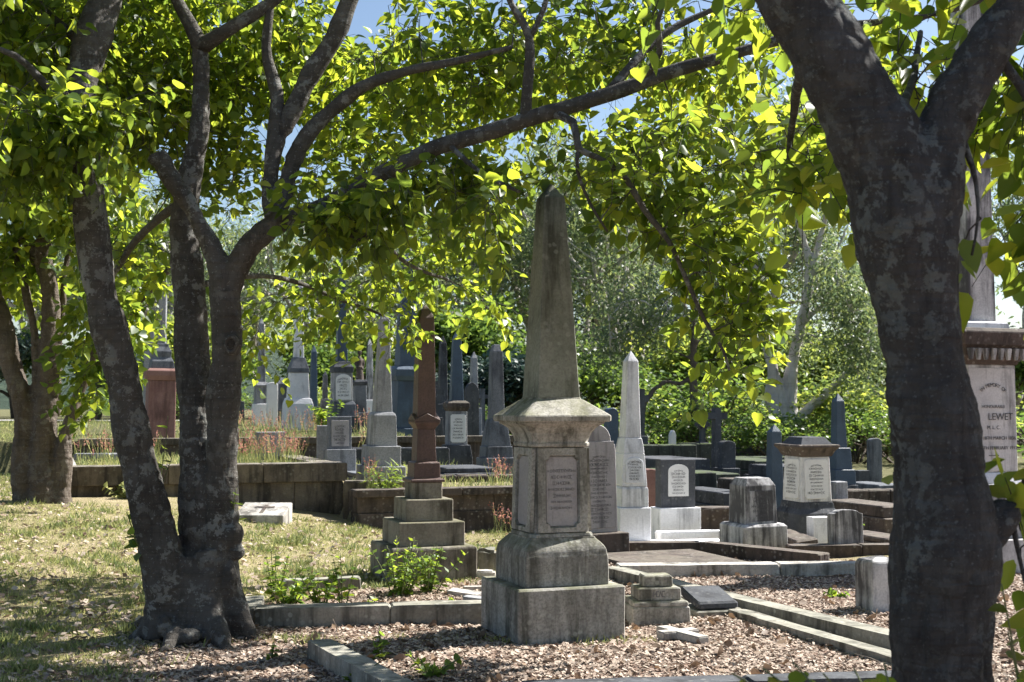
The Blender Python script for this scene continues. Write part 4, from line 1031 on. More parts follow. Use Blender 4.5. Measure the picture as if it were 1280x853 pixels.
# --- nearest tree at the frame edge
tn = Tree('near_tree', 'thick dark lichen spotted trunk splitting into two limbs closest to the viewer', (xat(1186, 4.2), 4.2, 0), 'trees shading the graves')
yn = 4.2
NT = .94
main_ = pxpath([(1188, 1165, 172), (1187, 1050, 146), (1186, 940, 137), (1186, 853, 134), (1182, 760, 134), (1176, 680, 132), (1166, 600, 122), (1160, 520, 116), (1150, 440, 110), (1140, 360, 116), (1128, 290, 132), (1112, 220, 128), (1085, 150, 116), (1045, 80, 106), (1005, 15, 98), (960, -60, 90), (900, -160, 78)], yn)
main_ = [(p, q * NT) for p, q in main_]
limb2 = pxpath([(1140, 330, 90), (1158, 250, 84), (1172, 185, 70), (1196, 130, 66), (1228, 75, 64), (1262, 20, 60), (1300, -50, 54), (1340, -140, 46)], yn)
stub = pxpath([(1200, 690, 60), (1236, 662, 52), (1256, 645, 44), (1272, 640, 30)], yn)
rts = [pxpath([(1180, 1080, 120), (1140, 1160, 80), (1110, 1190, 50)], yn), pxpath([(1195, 1080, 120), (1235, 1160, 80), (1265, 1190, 50)], yn)]
tn.trunk([main_, limb2, stub] + rts, M['barknear'], .008, [Lm(1205, 515, 4.18, .058, .05, .075), Lm(1150, 205, 4.2, .12, .1, .12), Lm(1215, 690, 4.15, .08, .08, .1)], .020, .04)
for b in [[(1238, 60, 16), (1270, 100, 12), (1300, 150, 8)], [(1195, 160, 12), (1215, 210, 7), (1222, 270, 4), (1215, 320, 3)], [(1266, 640, 10), (1280, 600, 6), (1300, 560, 3)], [(1266, 655, 8), (1274, 700, 5), (1282, 740, 3)],
          [(1115, 210, 16, 4.2), (1125, 150, 13, 4.8), (1140, 100, 10, 5.4), (1150, 40, 7, 6)], [(1010, 40, 20, 4.2), (1000, 100, 14, 5.0), (990, 160, 9, 5.8), (985, 220, 6, 6.3)], [(1300, -40, 20, 4.2), (1330, 20, 14, 5), (1300, 90, 9, 5.6), (1270, 140, 5, 6)], [(1330, -120, 40, 4.2), (1450, -160, 30, 5), (1600, -120, 20, 5.6), (1750, -60, 12, 6)], [(1500, -145, 20, 5.2), (1520, -20, 12, 5.5), (1540, 120, 6, 5.6)]]:
    tn.branch(pxpath(b, yn), M['barknear'], .05)
tn.crown([(1130, 90, 5.6, 45, 55, .5, 26), (1010, 190, 6.2, 36, 50, .5, 26), (1010, 255, 6.2, 22, 16, .2, 7), (1275, 95, 5.6, 40, 70, .5, 30), (1268, 300, 5.6, 12, 50, .2, 7), (1214, 240, 4.3, 7, 30, .06, 2), (1210, 300, 4.3, 5, 14, .05, 1),
          (1262, 628, 4.3, 12, 20, .06, 3), (1282, 690, 4.35, 8, 30, .06, 3), (1284, 540, 4.4, 5, 18, .06, 1),
          (1000, -60, 5.2, 200, 40, .8, 40), (1520, 120, 5.1, 150, 260, .9, 260), (1760, 0, 5.6, 200, 280, 1.0, 230), (1500, -250, 5.4, 250, 140, .8, 140)], M['leaf'], M['barknear'], (.08, .125), 8)  # unseen clumps outside the frame, added to keep the near tree shaded
# --- clump tree at left
zf = tz(xat(55, 16.2), 16.2)
tf = Tree('clump_tree', 'multi stemmed brown tree with spreading roots near the terrace wall at the lawn edge', (xat(55, 16.2), 16.2, zf))
yc = 16.2
P_ = [
    pxpath([(38, 664, 40), (32, 620, 30), (29, 560, 27), (28, 505, 26), (14, 450, 26), (0, 400, 25), (-15, 350, 24), (-40, 280, 18)], yc),
    pxpath([(58, 664, 50), (57, 615, 38), (56, 560, 32), (58, 500, 27), (62, 430, 24), (62, 370, 22), (55, 320, 22), (66, 270, 22), (90, 200, 16), (100, 130, 10)], yc),
    pxpath([(78, 664, 36), (78, 610, 22), (80, 560, 19), (89, 520, 17), (104, 480, 14), (125, 430, 15), (160, 390, 12), (200, 350, 9), (240, 300, 6)], yc),
    pxpath([(44, 540, 14), (44, 450, 10), (40, 400, 10), (30, 360, 12), (20, 310, 10), (30, 230, 7)], yc),
    pxpath([(70, 520, 12), (74, 450, 9), (78, 380, 8), (85, 320, 8), (110, 250, 5)], yc + .3),
    pxpath([(52, 330, 20), (30, 290, 15), (0, 240, 11), (-30, 180, 7)], yc),
    pxpath([(34, 636, 24), (20, 656, 16), (0, 668, 10)], yc - .2), pxpath([(80, 636, 24), (98, 657, 18), (120, 668, 10)], yc - .2), pxpath([(66, 640, 22), (72, 668, 16)], yc - .35), pxpath([(50, 640, 22), (46, 668, 16)], yc - .3)]
tf.trunk(P_, M['barkfar'], .018, [], .03, .1)
tf.crown([(40, 215, 15.6, 110, 70, 1.4, 200), (120, 260, 15.4, 60, 60, .9, 100), (10, 330, 16.3, 60, 60, 1, 80), (135, 400, 15.6, 45, 55, .7, 55), (115, 480, 15.6, 32, 34, .3, 16), (60, 110, 16, 120, 80, 1.4, 120), (-40, 240, 16, 80, 120, 1.4, 100), (170, 330, 16, 40, 60, .7, 50),
          (190, 390, 17, 20, 24, .4, 6)], M['leaf'], M['barkfar'], (.09, .14), 10)

# --- leafy shoots at the trunk of the forked tree
def shoot(name, label, stems, leafm, lsize, per, cat='plant', group=None, tmpl=BROAD, tf_=BROADF, stemm=None, width=1.0):
    """stems: list of [Vector...]; leaves along each"""
    b = stems[0][0]; r = empty(name, b, 0, label, cat, group)
    TV, TF = [], []; LP, LD, LU, LS, LV = [], [], [], [], []
    for st_ in stems:
        sp_ = smooth_path([(p, .004 + .003 * (1 - i / len(st_))) for i, p in enumerate(st_)], .05)
        V, Fs = tube([p - b for p, _ in sp_], [q * (1 - .6 * i / len(sp_)) for i, (_, q) in enumerate(sp_)], 5); o_ = len(TV); TV += V; TF += [tuple(i + o_ for i in f) for f in Fs]
        n = len(sp_)
        for i in range(per):
            t = .15 + .85 * (i + rng.random() * .5) / per; j = min(n - 2, int(t * (n - 1))); p = sp_[j][0]; d = np.array((sp_[j + 1][0] - p).normalized())
            o = rng.normal(size=3); o -= o.dot(d) * d; o /= np.linalg.norm(o)
            LP.append(np.array(p - b)); LD.append(o + d * .4 + np.array([0, 0, -.2])); LU.append(np.array([0, 0, 1]) + rng.normal(size=3) * .4); LS.append(rng.uniform(*lsize) * (1 - .35 * t)); LV.append(rng.random())
    mesh_obj('stems', TV, TF, stemm or M['weed_stem'], r, True)
    V, Fc = leaves(np.array(LP), np.array(LD), np.array(LU), LS, tmpl, tf_, width)
    np_mesh('leaves', V, Fc, leafm, r, np.repeat(LV, len(tmpl))); return r
m, nt = new_mat('weed_stem'); k = N(nt); k.finish(k.mix(k.noise(k.coords(), 30), (.09, .13, .04), (.16, .15, .07)), .7); M['weed_stem'] = m
SG = 'leafy basal shoots'
def pp(l): return [at(*q) for q in l]
shoot('leafy_shoot', 'leafy green shoot sprouting between the two lower stems of the forked tree', [pp([(186, 690, 9.2), (196, 630, 9.3), (206, 560, 9.35), (210, 520, 9.4)]), pp([(190, 650, 9.2), (205, 600, 9.1), (215, 572, 9.05)])], M['weed'], (.08, .13), 7, group=SG)
shoot('leafy_shoot', 'low leafy shoot with a yellow leaf beside the leaning stem', [pp([(176, 690, 8.9), (165, 660, 8.9), (158, 640, 8.85)]), pp([(176, 690, 8.9), (168, 672, 8.8), (160, 668, 8.75)])], M['weed'], (.08, .12), 5, group=SG)
shoot('leafy_shoot', 'small leafy shoot on the burled side of the thick stem', [pp([(294, 660, 9.05), (292, 630, 9.0), (296, 610, 9.0)])], M['weed'], (.07, .10), 6, group=SG)
# weeds in the plot
WG = 'weeds growing in the plots'
def weed(label, px, Y, h, ns, spread, per, ls=(.05, .085), tmpl=BROAD, tf_=BROADF, mat=None, lean=0, width=1.0, name='weed', cat='weed', group=WG):
    x = xat(px, Y); z = tz(x, Y); st_ = []
    for i in range(ns):
        a = rng.uniform(0, 2 * PI); hh = h * rng.uniform(.6, 1.05); q = spread * rng.uniform(.2, 1)
        d = Vector((math.cos(a) * q + lean, math.sin(a) * q, 0)); b = Vector((x, Y, z - .01)) + d * .25
        st_.append([b, b + Vector((0, 0, hh * .5)) + d * .35, b + Vector((0, 0, hh)) + d * .9])
    return shoot(name, label, st_, mat or M['weed'], ls, per, cat, group, tmpl, tf_, None, width)
weed('tall thin weed at the far end of the weedy plot near the forked tree', 346, 10.6, .5, 5, .16, 20)
weed('bushy low weed spreading beside the tall thin weed', 362, 10.4, .26, 10, .26, 14)
weed('dark leaved weed in the middle of the weedy plot', 404, 10.2, .36, 9, .2, 18)
weed('weed with one taller dark stem behind the mossy kerb', 430, 10.25, .48, 3, .10, 18)
weed('broad clump of bright drooping weeds in front of the pedestal steps', 500, 11.0, .48, 18, .34, 18, (.07, .11), LANCE, LANCEF, M['weed'], 0, 2.0)
weed('bright drooping weeds at the corner of the pedestal steps', 535, 11.2, .42, 14, .28, 18, (.06, .10), LANCE, LANCEF, M['weed'], .05, 2.0)
weed('low leafy weed just behind the mossy kerb', 460, 10.1, .12, 6, .2, 9)
weed('small low weed near the broken slab pieces', 560, 10.4, .08, 5, .14, 8)
weed('young weed sprouting in the leaf litter beside the slanting kerb', 482, 8.2, .24, 3, .10, 9, (.06, .09))
weed('spreading pale weed in the foreground leaf litter', 540, 7.75, .12, 6, .22, 9, (.05, .08))
weed('young weed at the near end of the slanting kerb', 440, 7.5, .16, 4, .16, 8, (.06, .09))
weed('tiny weed by the shaded lawn edge', 342, 8.3, .16, 2, .06, 8)
weed('bright yellow green weed on the long slanting kerb', 889, 10.75, .10, 5, .10, 9, (.05, .07), mat=M['leafbright'])
weed('small pale weed in the gravel plot behind the long kerb', 1045, 10.9, .07, 5, .16, 8)
weed('tiny weed sprig near the dark front kerb', 565, 7.3, .05, 4, .08, 6)
weed('green weed growing on the dark plot edge', 898, 19.5, .5, 7, .25, 18)
weed('bright weed between white obelisk and dark tablet headstone', 812, 16.4, .35, 6, .1, 14)
weed('tall wispy pale weed standing on the brown wall', 668, 17.8, .8, 7, .35, 14, (.06, .11), LANCE, LANCEF)
weed('thin flowering weed on the wall beside the red obelisk', 557, 17.6, .55, 3, .12, 12, (.06, .1))
weed('green tussock on the terrace below the plain obelisk', 482, 17.7, .4, 22, .35, 8, (.15, .25), LANCE, LANCEF, M['weed'], 0, .4)
weed('green shrub growing by the column monument on the far terrace', 408, 26.5, .95, 9, .35, 22, (.1, .16))
weed('dry yellow leaf clump at the foot of the long wall', 158, 17.0, .25, 9, .35, 12, (.08, .13), mat=M['grass'])
weed('leafy weed among dark stones below the pale ledge', 1062, 16.5, .35, 7, .18, 12)
def spikes(label, x0, x1, Ya, Yb, n, h, seed):
    """flowering grass patch on the terrace"""
    r0 = np.random.default_rng(seed); a = xat((x0 + x1) / 2, (Ya + Yb) / 2); b = Vector((a, (Ya + Yb) / 2, tz(a, (Ya + Yb) / 2)))
    r = empty('flowering_grass', b, 0, label, 'grass clump', 'flowering grass clumps on the terraces')
    P, D, U, Sz, P2, D2, U2, S2 = [], [], [], [], [], [], [], []
    for i in range(n):
        Yq = r0.uniform(Ya, Yb); x = xat(r0.uniform(x0, x1), Yq); z = tz(x, Yq); hh = h * r0.uniform(.5, 1.1)
        d = np.array([r0.normal() * .22, r0.normal() * .22, 1.]); base = np.array([x, Yq, z]) - np.array(b)
        P.append(base); D.append(d); U.append(rand_unit(1)[0]); Sz.append(hh)
        if r0.random() < .6:
            for q in range(8):
                t = .62 + .055 * q; P2.append(base + d * hh * t); o = rand_unit(1)[0]; D2.append(o * .8 + d * .6); U2.append(rand_unit(1)[0]); S2.append(r0.uniform(.018, .045))
    V, Fc = leaves(np.array(P), np.array(D), np.array(U), Sz, np.array([[-.012, 0, 0], [.012, 0, 0], [.004, 1, 0], [-.004, 1, 0]]), LANCEF); np_mesh('blades', V, Fc, M['grass'], r, np.repeat(r0.random(len(P)), 4))
    V, Fc = leaves(np.array(P2), np.array(D2), np.array(U2), S2, CLUMP, LANCEF); np_mesh('flower_heads', V, Fc, M['redflower'], r, np.repeat(r0.random(len(P2)), 4))
spikes('red flowering grass filling the long terrace plot behind the forked tree', 268, 378, 19.3, 22.0, 330, .5, 1)
spikes('pinkish flowering grass in front of the pale blue-grey obelisk', 296, 400, 24.6, 27, 160, .55, 2)
spikes('red flowering grass on the brown wall beside the main obelisk', 612, 652, 17.6, 19, 70, .4, 3)
spikes('sparse flowering grass beyond the leaning stem', 96, 200, 19.0, 23.0, 110, .5, 4)
spikes('few red grass heads below the plain obelisk', 456, 474, 17.5, 18.2, 18, .45, 5)
spikes('few red grass heads beside the column monument', 440, 470, 24, 26, 40, .6, 6)

# foreground shrub at the bottom edge
shoot('low_shrub', 'dark broad leaved shrub at the very front beside the nearest trunk', [pp([(1010 + i * 26, 990, 3.25 + .06 * (i % 3)), (1000 + i * 24, 900, 3.25), (915 + i * 38, 842 - 7 * (i % 3), 3.2 + .1 * (i % 3))]) for i in range(6)], M['leaf'], (.07, .10), 8, 'shrub')
shoot('low_shrub', 'leafy dark shrub rising at the frame edge beyond the nearest trunk', [pp([(1290, 1100, 4.0), (1285, 930, 4.0), (1268 - 8 * i, 850 - 60 * i, 4.0)]) for i in range(3)], M['leaf'], (.08, .11), 7, 'shrub')

# ================================================================== ground
def axis(lo, hi, a, b, fine, grow=1.14):
    pts = list(np.arange(a, b + 1e-6, fine)); s = fine; x = pts[-1]
    while x < hi: s *= grow; x += s; pts.append(x)
    s = fine; x = pts[0]; pre = []
    while x > lo: s *= grow; x -= s; pre.append(x)
    return np.array(pre[::-1] + pts)
xs = axis(-500, 500, -9, 8, .14); ys = axis(-30, 800, 4, 25, .14)
Xg, Yg = np.meshgrid(xs, ys); Zg = terrain(Xg, Yg)
nz = np.array([[noise.noise(Vector((x * .9, y * .9, 0))) * .03 + noise.noise(Vector((x * 3, y * 3, 5))) * .012 if (abs(x) < 12 and y < 28) else 0 for x in xs] for y in ys])
Zg = Zg + nz
ug = Xg * gc + Yg * gs; vg = -Xg * gs + Yg * gc
def mulchmask(x, y):
    """1 where plots carry leaf litter and chips, 0 on lawn"""
    w = .25 * np.sin(x * 2.1 + y * 1.3) + .15 * np.sin(y * 3.1 - x)
    u = x * gc + y * gs; v = -x * gs + y * gc
    front = ss(-2.35, -1.75, x + w - (y - 9.4) * .02) * (1 - ss(11.6, 12.4, y + w * .7 + (-.6 - x) * .9 * (x < -.6)))
    right = ss(-.3, .2, x + w * .3) * ss(9, 9.5, y) * (1 - ss(13.2, 13.8, y))
    near = ss(-3.4, -1.9, x + w) * (1 - ss(8.6, 9.3, y))
    return np.clip(np.maximum(np.maximum(front * (y > 9), right), near * (y <= 9.4)), 0, 1)
mask = mulchmask(Xg, Yg) * (Yg < 60)
ny, nx = Xg.shape
idx = np.arange(ny * nx).reshape(ny, nx)
Fg = np.stack([idx[:-1, :-1], idx[:-1, 1:], idx[1:, 1:], idx[1:, :-1]], -1).reshape(-1, 4)
m, nt = new_mat('ground'); k = N(nt)
tc = k.n('ShaderNodeTexCoord').outputs['Object']; a = k.n('ShaderNodeAttribute', attribute_name='var').outputs['Fac']
n1 = k.noise(tc, 1.1, 6, .62, .3); n2 = k.noise(tc, 9, 6, .7); n3 = k.noise(tc, 70, 4, .75)
lawn = k.mix(k.ramp(n1, [(.38, 0), (.62, 1)]), (.38, .31, .19), (.23, .22, .09))
lawn = k.mix(k.math('MULTIPLY', k.ramp(n2, [(.45, 0), (.62, 1)]), .6), lawn, (.46, .38, .26))
lawn = k.mix(k.math('MULTIPLY', k.ramp(n3, [(.45, 0), (.7, 1)]), .55), lawn, (.12, .10, .05))
mul = k.mix(k.ramp(n2, [(.35, 0), (.65, 1)]), (.30, .205, .155), (.20, .13, .095))
vo = k.n('ShaderNodeTexVoronoi', {'Vector': tc, 'Scale': 42.0})
mul = k.mix(.65, mul, k.ramp(k.n('ShaderNodeSeparateColor', {0: vo.outputs['Color']}).outputs[0], [(0, (.10, .065, .05)), (.5, (.28, .19, .145)), (1, (.55, .46, .40))]))
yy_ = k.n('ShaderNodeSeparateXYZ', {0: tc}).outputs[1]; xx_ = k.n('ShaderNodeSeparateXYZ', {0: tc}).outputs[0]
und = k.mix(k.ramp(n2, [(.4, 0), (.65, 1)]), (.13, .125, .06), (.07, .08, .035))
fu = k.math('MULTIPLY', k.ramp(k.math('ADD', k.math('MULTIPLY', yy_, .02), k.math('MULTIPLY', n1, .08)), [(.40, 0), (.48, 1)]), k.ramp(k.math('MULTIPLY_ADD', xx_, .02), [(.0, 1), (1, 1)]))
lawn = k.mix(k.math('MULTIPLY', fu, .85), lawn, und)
soil = k.mix(n3, (.10, .07, .05), (.16, .115, .085))
mul = k.mix(k.ramp(k.noise(tc, 2.3, 5, .6), [(.52, 0), (.64, .85)]), mul, soil)
am = k.ramp(k.math('ADD', a, k.math('MULTIPLY', k.math('SUBTRACT', n2, .5), .8)), [(.38, 0), (.58, 1)])
col = k.mix(am, lawn, mul)
bump = k.math('ADD', k.math('MULTIPLY', n2, .5), k.math('ADD', n3, k.math('MULTIPLY', vo.outputs['Distance'], .5)))
k.finish(col, .95, bump, .9, .025, .1)
M['ground'] = m
g_ = np_mesh('ground', np.stack([Xg, Yg, Zg], -1).reshape(-1, 3), Fg, M['ground'], None, mask.ravel(), True); g_['kind'] = 'structure'
def ground_z(x, y):
    x = np.asarray(x); y = np.asarray(y)
    i = np.clip(np.searchsorted(xs, x) - 1, 0, nx - 2); j = np.clip(np.searchsorted(ys, y) - 1, 0, ny - 2)
    tx = (x - xs[i]) / (xs[i + 1] - xs[i]); ty = (y - ys[j]) / (ys[j + 1] - ys[j])
    return (Zg[j, i] * (1 - tx) + Zg[j, i + 1] * tx) * (1 - ty) + (Zg[j + 1, i] * (1 - tx) + Zg[j + 1, i + 1] * tx) * ty

# far road and hills
m, nt = new_mat('gravel_road'); k = N(nt); tc = k.n('ShaderNodeTexCoord').outputs['Object']
k.finish(k.mix(k.noise(tc, 12, 6, .7), (.28, .27, .26), (.42, .40, .38)), .9, k.noise(tc, 60), .3, .01); M['road'] = m
V, Fs = [], []
for i, x in enumerate(np.linspace(-40, -9, 40)):
    for dy in (0, .9, 1.8, 2.7): y = 35 + dy - (x + 12) * .12; V.append((x, y, float(ground_z(x, y)) + .05))
for i in range(39):
    for q in range(3): Fs.append((i * 4 + q, (i + 1) * 4 + q, (i + 1) * 4 + q + 1, i * 4 + q + 1))
mesh_obj('road', V, Fs, M['road'])['kind'] = 'structure'
m, nt = new_mat('wooded_hill'); k = N(nt); tc = k.n('ShaderNodeTexCoord').outputs['Object']
k.finish(k.mix(k.ramp(k.noise(tc, .12, 8, .75), [(.35, 0), (.65, 1)]), (.035, .06, .045), (.085, .12, .075)), .95, k.noise(tc, .3, 8, .8), 1, 3); M['hill'] = m
V, Fs = [], []; nh = 160
for i in range(nh):
    x = -420 + 840 * i / (nh - 1)
    H = 24 + 14 * noise.noise(Vector((x * .008, 1, 0))) + 3 * noise.noise(Vector((x * .07, 3, 0))) + 1.6 * noise.noise(Vector((x * .3, 9, 0)))
    for q in range(6):
        t = q / 5; V.append((x, 300 + 130 * t, -3 + H * math.sin(t * PI / 2)))
for i in range(nh - 1):
    for q in range(5): Fs.append((i * 6 + q, (i + 1) * 6 + q, (i + 1) * 6 + q + 1, i * 6 + q + 1))
mesh_obj('hills', V, Fs, M['hill'], None, True)['kind'] = 'structure'

# lawn grass blades (dry) and leaf litter
def scatter(n, x0, x1, y0, y1, keep):
    """points dense near the viewer, inside the view wedge"""
    out = np.empty((0, 2))
    while len(out) < n:
        y = y0 * (y1 / y0) ** rng.random(n); x = rng.uniform(-.46, .46, n) * y
        p = np.stack([x, y], 1); kk = keep(x, y); p = p[rng.random(n) < kk]; p = p[(p[:, 0] > x0) & (p[:, 0] < x1)]; out = np.concatenate([out, p])
    return out[:n]
def inlawn(x, y):
    u = x * gc + y * gs; v = -x * gs + y * gc
    n_ = .55 + .45 * np.sin(x * 3.7 + 1.2 * np.sin(y * 2.3)) * np.sin(y * 3.1 + x)
    return (1 - mulchmask(x, y)) * np.where((v > 16.9) & (u > .0), 0, 1) * (.35 + .65 * n_)
P = scatter(110000, -14, 1, 6.5, 34, inlawn); n = len(P)
z = ground_z(P[:, 0], P[:, 1]); Pb = np.column_stack([P, z - .004])
D = np.column_stack([rng.normal(0, .55, n), rng.normal(0, .55, n), np.full(n, 1.)])
GB = np.array([[-.06, 0, 0], [.06, 0, 0], [.03, .6, .05], [0, 1, .22]], float)
tuft = .5 + .5 * np.sin(P[:, 0] * 6.3 + 2 * np.sin(P[:, 1] * 4.1)) * np.sin(P[:, 1] * 5.7 + 2 * np.sin(P[:, 0] * 3.3))
V, Fc = leaves(Pb, D, rand_unit(n), rng.uniform(.015, .05, n) * (1 + P[:, 1] * .03) * (.55 + 1.1 * tuft ** 2), GB, LANCEF, 1.4)
o = np_mesh('lawn_grass', V, Fc, M['grass'], None, np.repeat(np.clip(rng.normal(.80, .25, n) - .55 * tuft ** 1.5, 0, 1), 4)); o['kind'] = 'stuff'; o['label'] = 'short dry lawn grass'; 
# terrace grass
def interr(x, y):
    u = x * gc + y * gs; v = -x * gs + y * gc
    return np.where(((v > 18.5) & (u > .5) & (u < 3.8)) | ((v > 17.3) & (u >= 4.2) & (u < 6.8)) | ((v > 19) & (v < 34) & (u > 0) & (u < 9)), 1., 0.) * .9
P = scatter(11000, -16, 3, 16, 34, interr); n = len(P); z = ground_z(P[:, 0], P[:, 1])
D = np.column_stack([rng.normal(0, .4, n), rng.normal(0, .4, n), np.full(n, 1.)])
V, Fc = leaves(np.column_stack([P, z - .01]), D, rand_unit(n), rng.uniform(.05, .17, n), GB, LANCEF, .9)
o = np_mesh('terrace_grass', V, Fc, M['grass'], None, np.repeat(np.clip(rng.normal(.45, .3, n), 0, 1), 4)); o['kind'] = 'stuff'; o['label'] = 'taller grass on the terrace plots'
# leaf litter chips
CHIP = np.array([[-.35, 0, .0], [.35, .05, .05], [.28, .95, .22], [-.3, 1, .08]], float)
def litter_at(P, smin, smax, lift, name, label, mat, flat=.35):
    n = len(P); z = ground_z(P[:, 0], P[:, 1]); a = rng.uniform(0, 2 * PI, n)
    D = np.column_stack([np.cos(a), np.sin(a), rng.normal(.05, flat * .6, n)]); U = np.column_stack([rng.normal(0, flat, n), rng.normal(0, flat, n), np.ones(n)])
    V, Fc = leaves(np.column_stack([P, z + rng.uniform(.002, lift, n)]), D, U, rng.uniform(smin, smax, n), CHIP, LANCEF, 1.)
    o = np_mesh(name, V, Fc, mat, None, np.repeat(np.clip(rng.beta(1.6, 1.6, n), 0, 1), 4)); o['kind'] = 'stuff'; o['label'] = label
P = scatter(170000, -4, 7.5, 6.2, 15.5, lambda x, y: mulchmask(x, y)); P = P[rng.random(len(P)) < np.clip(.35 + 1.1 * (.5 + .5 * np.sin(P[:, 0] * 4.1 + 1.5 * np.sin(P[:, 1] * 2.7)) * np.sin(P[:, 1] * 3.3 + P[:, 0])), .25, 1)]; litter_at(P, .010, .033, .011, 'leaf_litter', 'dry leaf litter and bark chips in the plots', M['litter'])
P = scatter(900, -4, 7, 6.2, 14, lambda x, y: mulchmask(x, y) * .9 + .1); n = len(P); z = ground_z(P[:, 0], P[:, 1]); a = rng.uniform(0, 2 * PI, n)
V, Fc = leaves(np.column_stack([P, z + .02]), np.column_stack([np.cos(a), np.sin(a), rng.normal(.05, .25, n)]), np.column_stack([rng.normal(0, .5, n), rng.normal(0, .5, n), np.ones(n)]), rng.uniform(.035, .085, n), BROAD * [1, 1, 2.2], BROADF, .8, vary=1)
o = np_mesh('curled_leaves', V, Fc, M['weedbrown'], None, np.repeat(rng.random(n), len(BROAD))); o['kind'] = 'stuff'; o['label'] = 'larger curled brown leaves lying on the litter'
P = scatter(1500, -6, 6, 6.2, 15, lambda x, y: mulchmask(x, y) * .8 + .2); n = len(P); z = ground_z(P[:, 0], P[:, 1]); a = rng.uniform(0, 2 * PI, n)
V, Fc = leaves(np.column_stack([P, z + .012]), np.column_stack([np.cos(a), np.sin(a), rng.normal(0, .12, n)]), np.column_stack([rng.normal(0, .3, n), rng.normal(0, .3, n), np.ones(n)]), rng.uniform(.08, .30, n), np.array([[-.012, 0, 0], [.012, 0, .01], [.05, .5, .03], [.03, 1, 0], [.012, 1, 0], [.026, .5, .02]]), np.array([[0, 1, 2, 5], [5, 2, 3, 4]]))
o = np_mesh('fallen_twigs', V, Fc, M['barkdark'], None, np.repeat(rng.random(n), 6)); o['kind'] = 'stuff'; o['label'] = 'thin fallen twigs in the litter'
P = scatter(5500, -12, 1, 6.5, 24, inlawn); litter_at(P, .022, .06, .025, 'fallen_leaves', 'fallen dry leaves on the lawn', M['litter'], .5)

# ================================================================== far trees
def far_tree_mesh(kind, seed):
    """returns (trunk mesh, foliage mesh) about the origin, height ~1 unit scaled by caller through vertex data"""
    r0 = np.random.default_rng(seed); parts = []; tips = []
    if kind == 'gum': H = 14
    elif kind == 'dark': H = 15
    elif kind == 'round': H = 8
    else: H = 4
    def limb(p, d, L, r, lev):
        pts = [Vector(p)]; dd = Vector(d).normalized(); n = 5
        for i in range(n):
            dd = (dd + Vector(r0.normal(size=3)) * .16 + Vector((0, 0, .05))).normalized(); pts.append(pts[-1] + dd * L / n)
        parts.append(tube(pts, [r * (1 - .55 * i / n) for i in range(n + 1)], 7 if lev < 2 else 5))
        if lev >= 3 or r < .02: tips.append((np.array(pts[-1]), L)); return
        for i in range(3 if lev else 4):
            t = r0.uniform(.45, 1); q = pts[min(n, int(t * n))]; o = Vector(r0.normal(size=3)); o.z = abs(o.z) * .5
            limb(q, dd * .7 + o.normalized() * .8, L * r0.uniform(.55, .8), r * .5, lev + 1)
        tips.append((np.array(pts[-1]), L))
    if kind in ('gum', 'round'):
        limb((0, 0, -.2), (r0.normal() * .1, r0.normal() * .1, 1), H * .36, H * .020, 0)
        if kind == 'gum': limb((.1, 0, -.2), (.35, .1, 1), H * .36, H * .015, 0)
    elif kind == 'dark':
        parts.append(tube([Vector((0, 0, -.2)), Vector((.1, 0, H * .5)), Vector((0, 0, H * .97))], [.28, .18, .03], 8))
        for i in range(70):
            h = H * (.12 + .86 * i / 70); L = H * .30 * (1 - .85 * (h / H) ** 1.3) + .2; a = i * 2.4
            e = np.array([math.cos(a) * L, math.sin(a) * L, h + L * .12]); parts.append(tube([Vector((0, 0, h)), Vector(e * [.5, .5, 1]), Vector(e)], [.05, .03, .012], 5))
            for t in (.4, .65, .85, 1): tips.append((np.array([0, 0, h]) * (1 - t) + e * t, 1.2))
    else:
        for i in range(9):
            a = r0.uniform(0, 6.28); limb((math.cos(a) * .15, math.sin(a) * .15, -.1), (math.cos(a) * .6, math.sin(a) * .6, 1), H * .5, .05, 2)
    T = np.array([t for t, _ in tips])
    per = {'gum': 140, 'dark': 46, 'round': 150, 'bush': 90}[kind]
    P, D, U, Sz = [], [], [], []
    for t in T:
        n = int(per * r0.uniform(.5, 1.4)); sp_ = {'gum': .95, 'dark': .5, 'round': .62, 'bush': .45}[kind]
        p = t + r0.normal(size=(n, 3)) * sp_ * [.6, .6, .5] * r0.uniform(.6, 1.3); P.append(p)
        if kind == 'gum': D.append(np.column_stack([r0.normal(0, .9, n), r0.normal(0, .9, n), -np.ones(n) * .7])); U.append(r0.normal(size=(n, 3)))
        elif kind == 'dark': D.append((p - [0, 0, 0]) * [1, 1, 0] + r0.normal(size=(n, 3)) * .8); U.append(r0.normal(size=(n, 3)) * .5 + [0, 0, 1])
        else: D.append(r0.normal(size=(n, 3)) + [0, 0, -.2]); U.append(r0.normal(size=(n, 3)) * .6 + [0, 0, 1])
        lo, hi = {'gum': (.13, .27), 'dark': (.16, .34), 'round': (.14, .26), 'bush': (.09, .18)}[kind]; Sz.append(r0.uniform(lo, hi, n))
    P = np.concatenate(P); D = np.concatenate(D); U = np.concatenate(U); Sz = np.concatenate(Sz)
    kk = P[:, 2] > .15; P, D, U, Sz = P[kk], D[kk], U[kk], Sz[kk]
    V, Fc = leaves(P, D, U, Sz, LANCE if kind == 'gum' else CLUMP, LANCEF, 1.3 if kind == 'gum' else 1.)
    lv = r0.random(len(P)); H_ = P[:, 2].max()
    return join(parts), (V, Fc, np.repeat(lv, 4)), H_
PROTO = {}
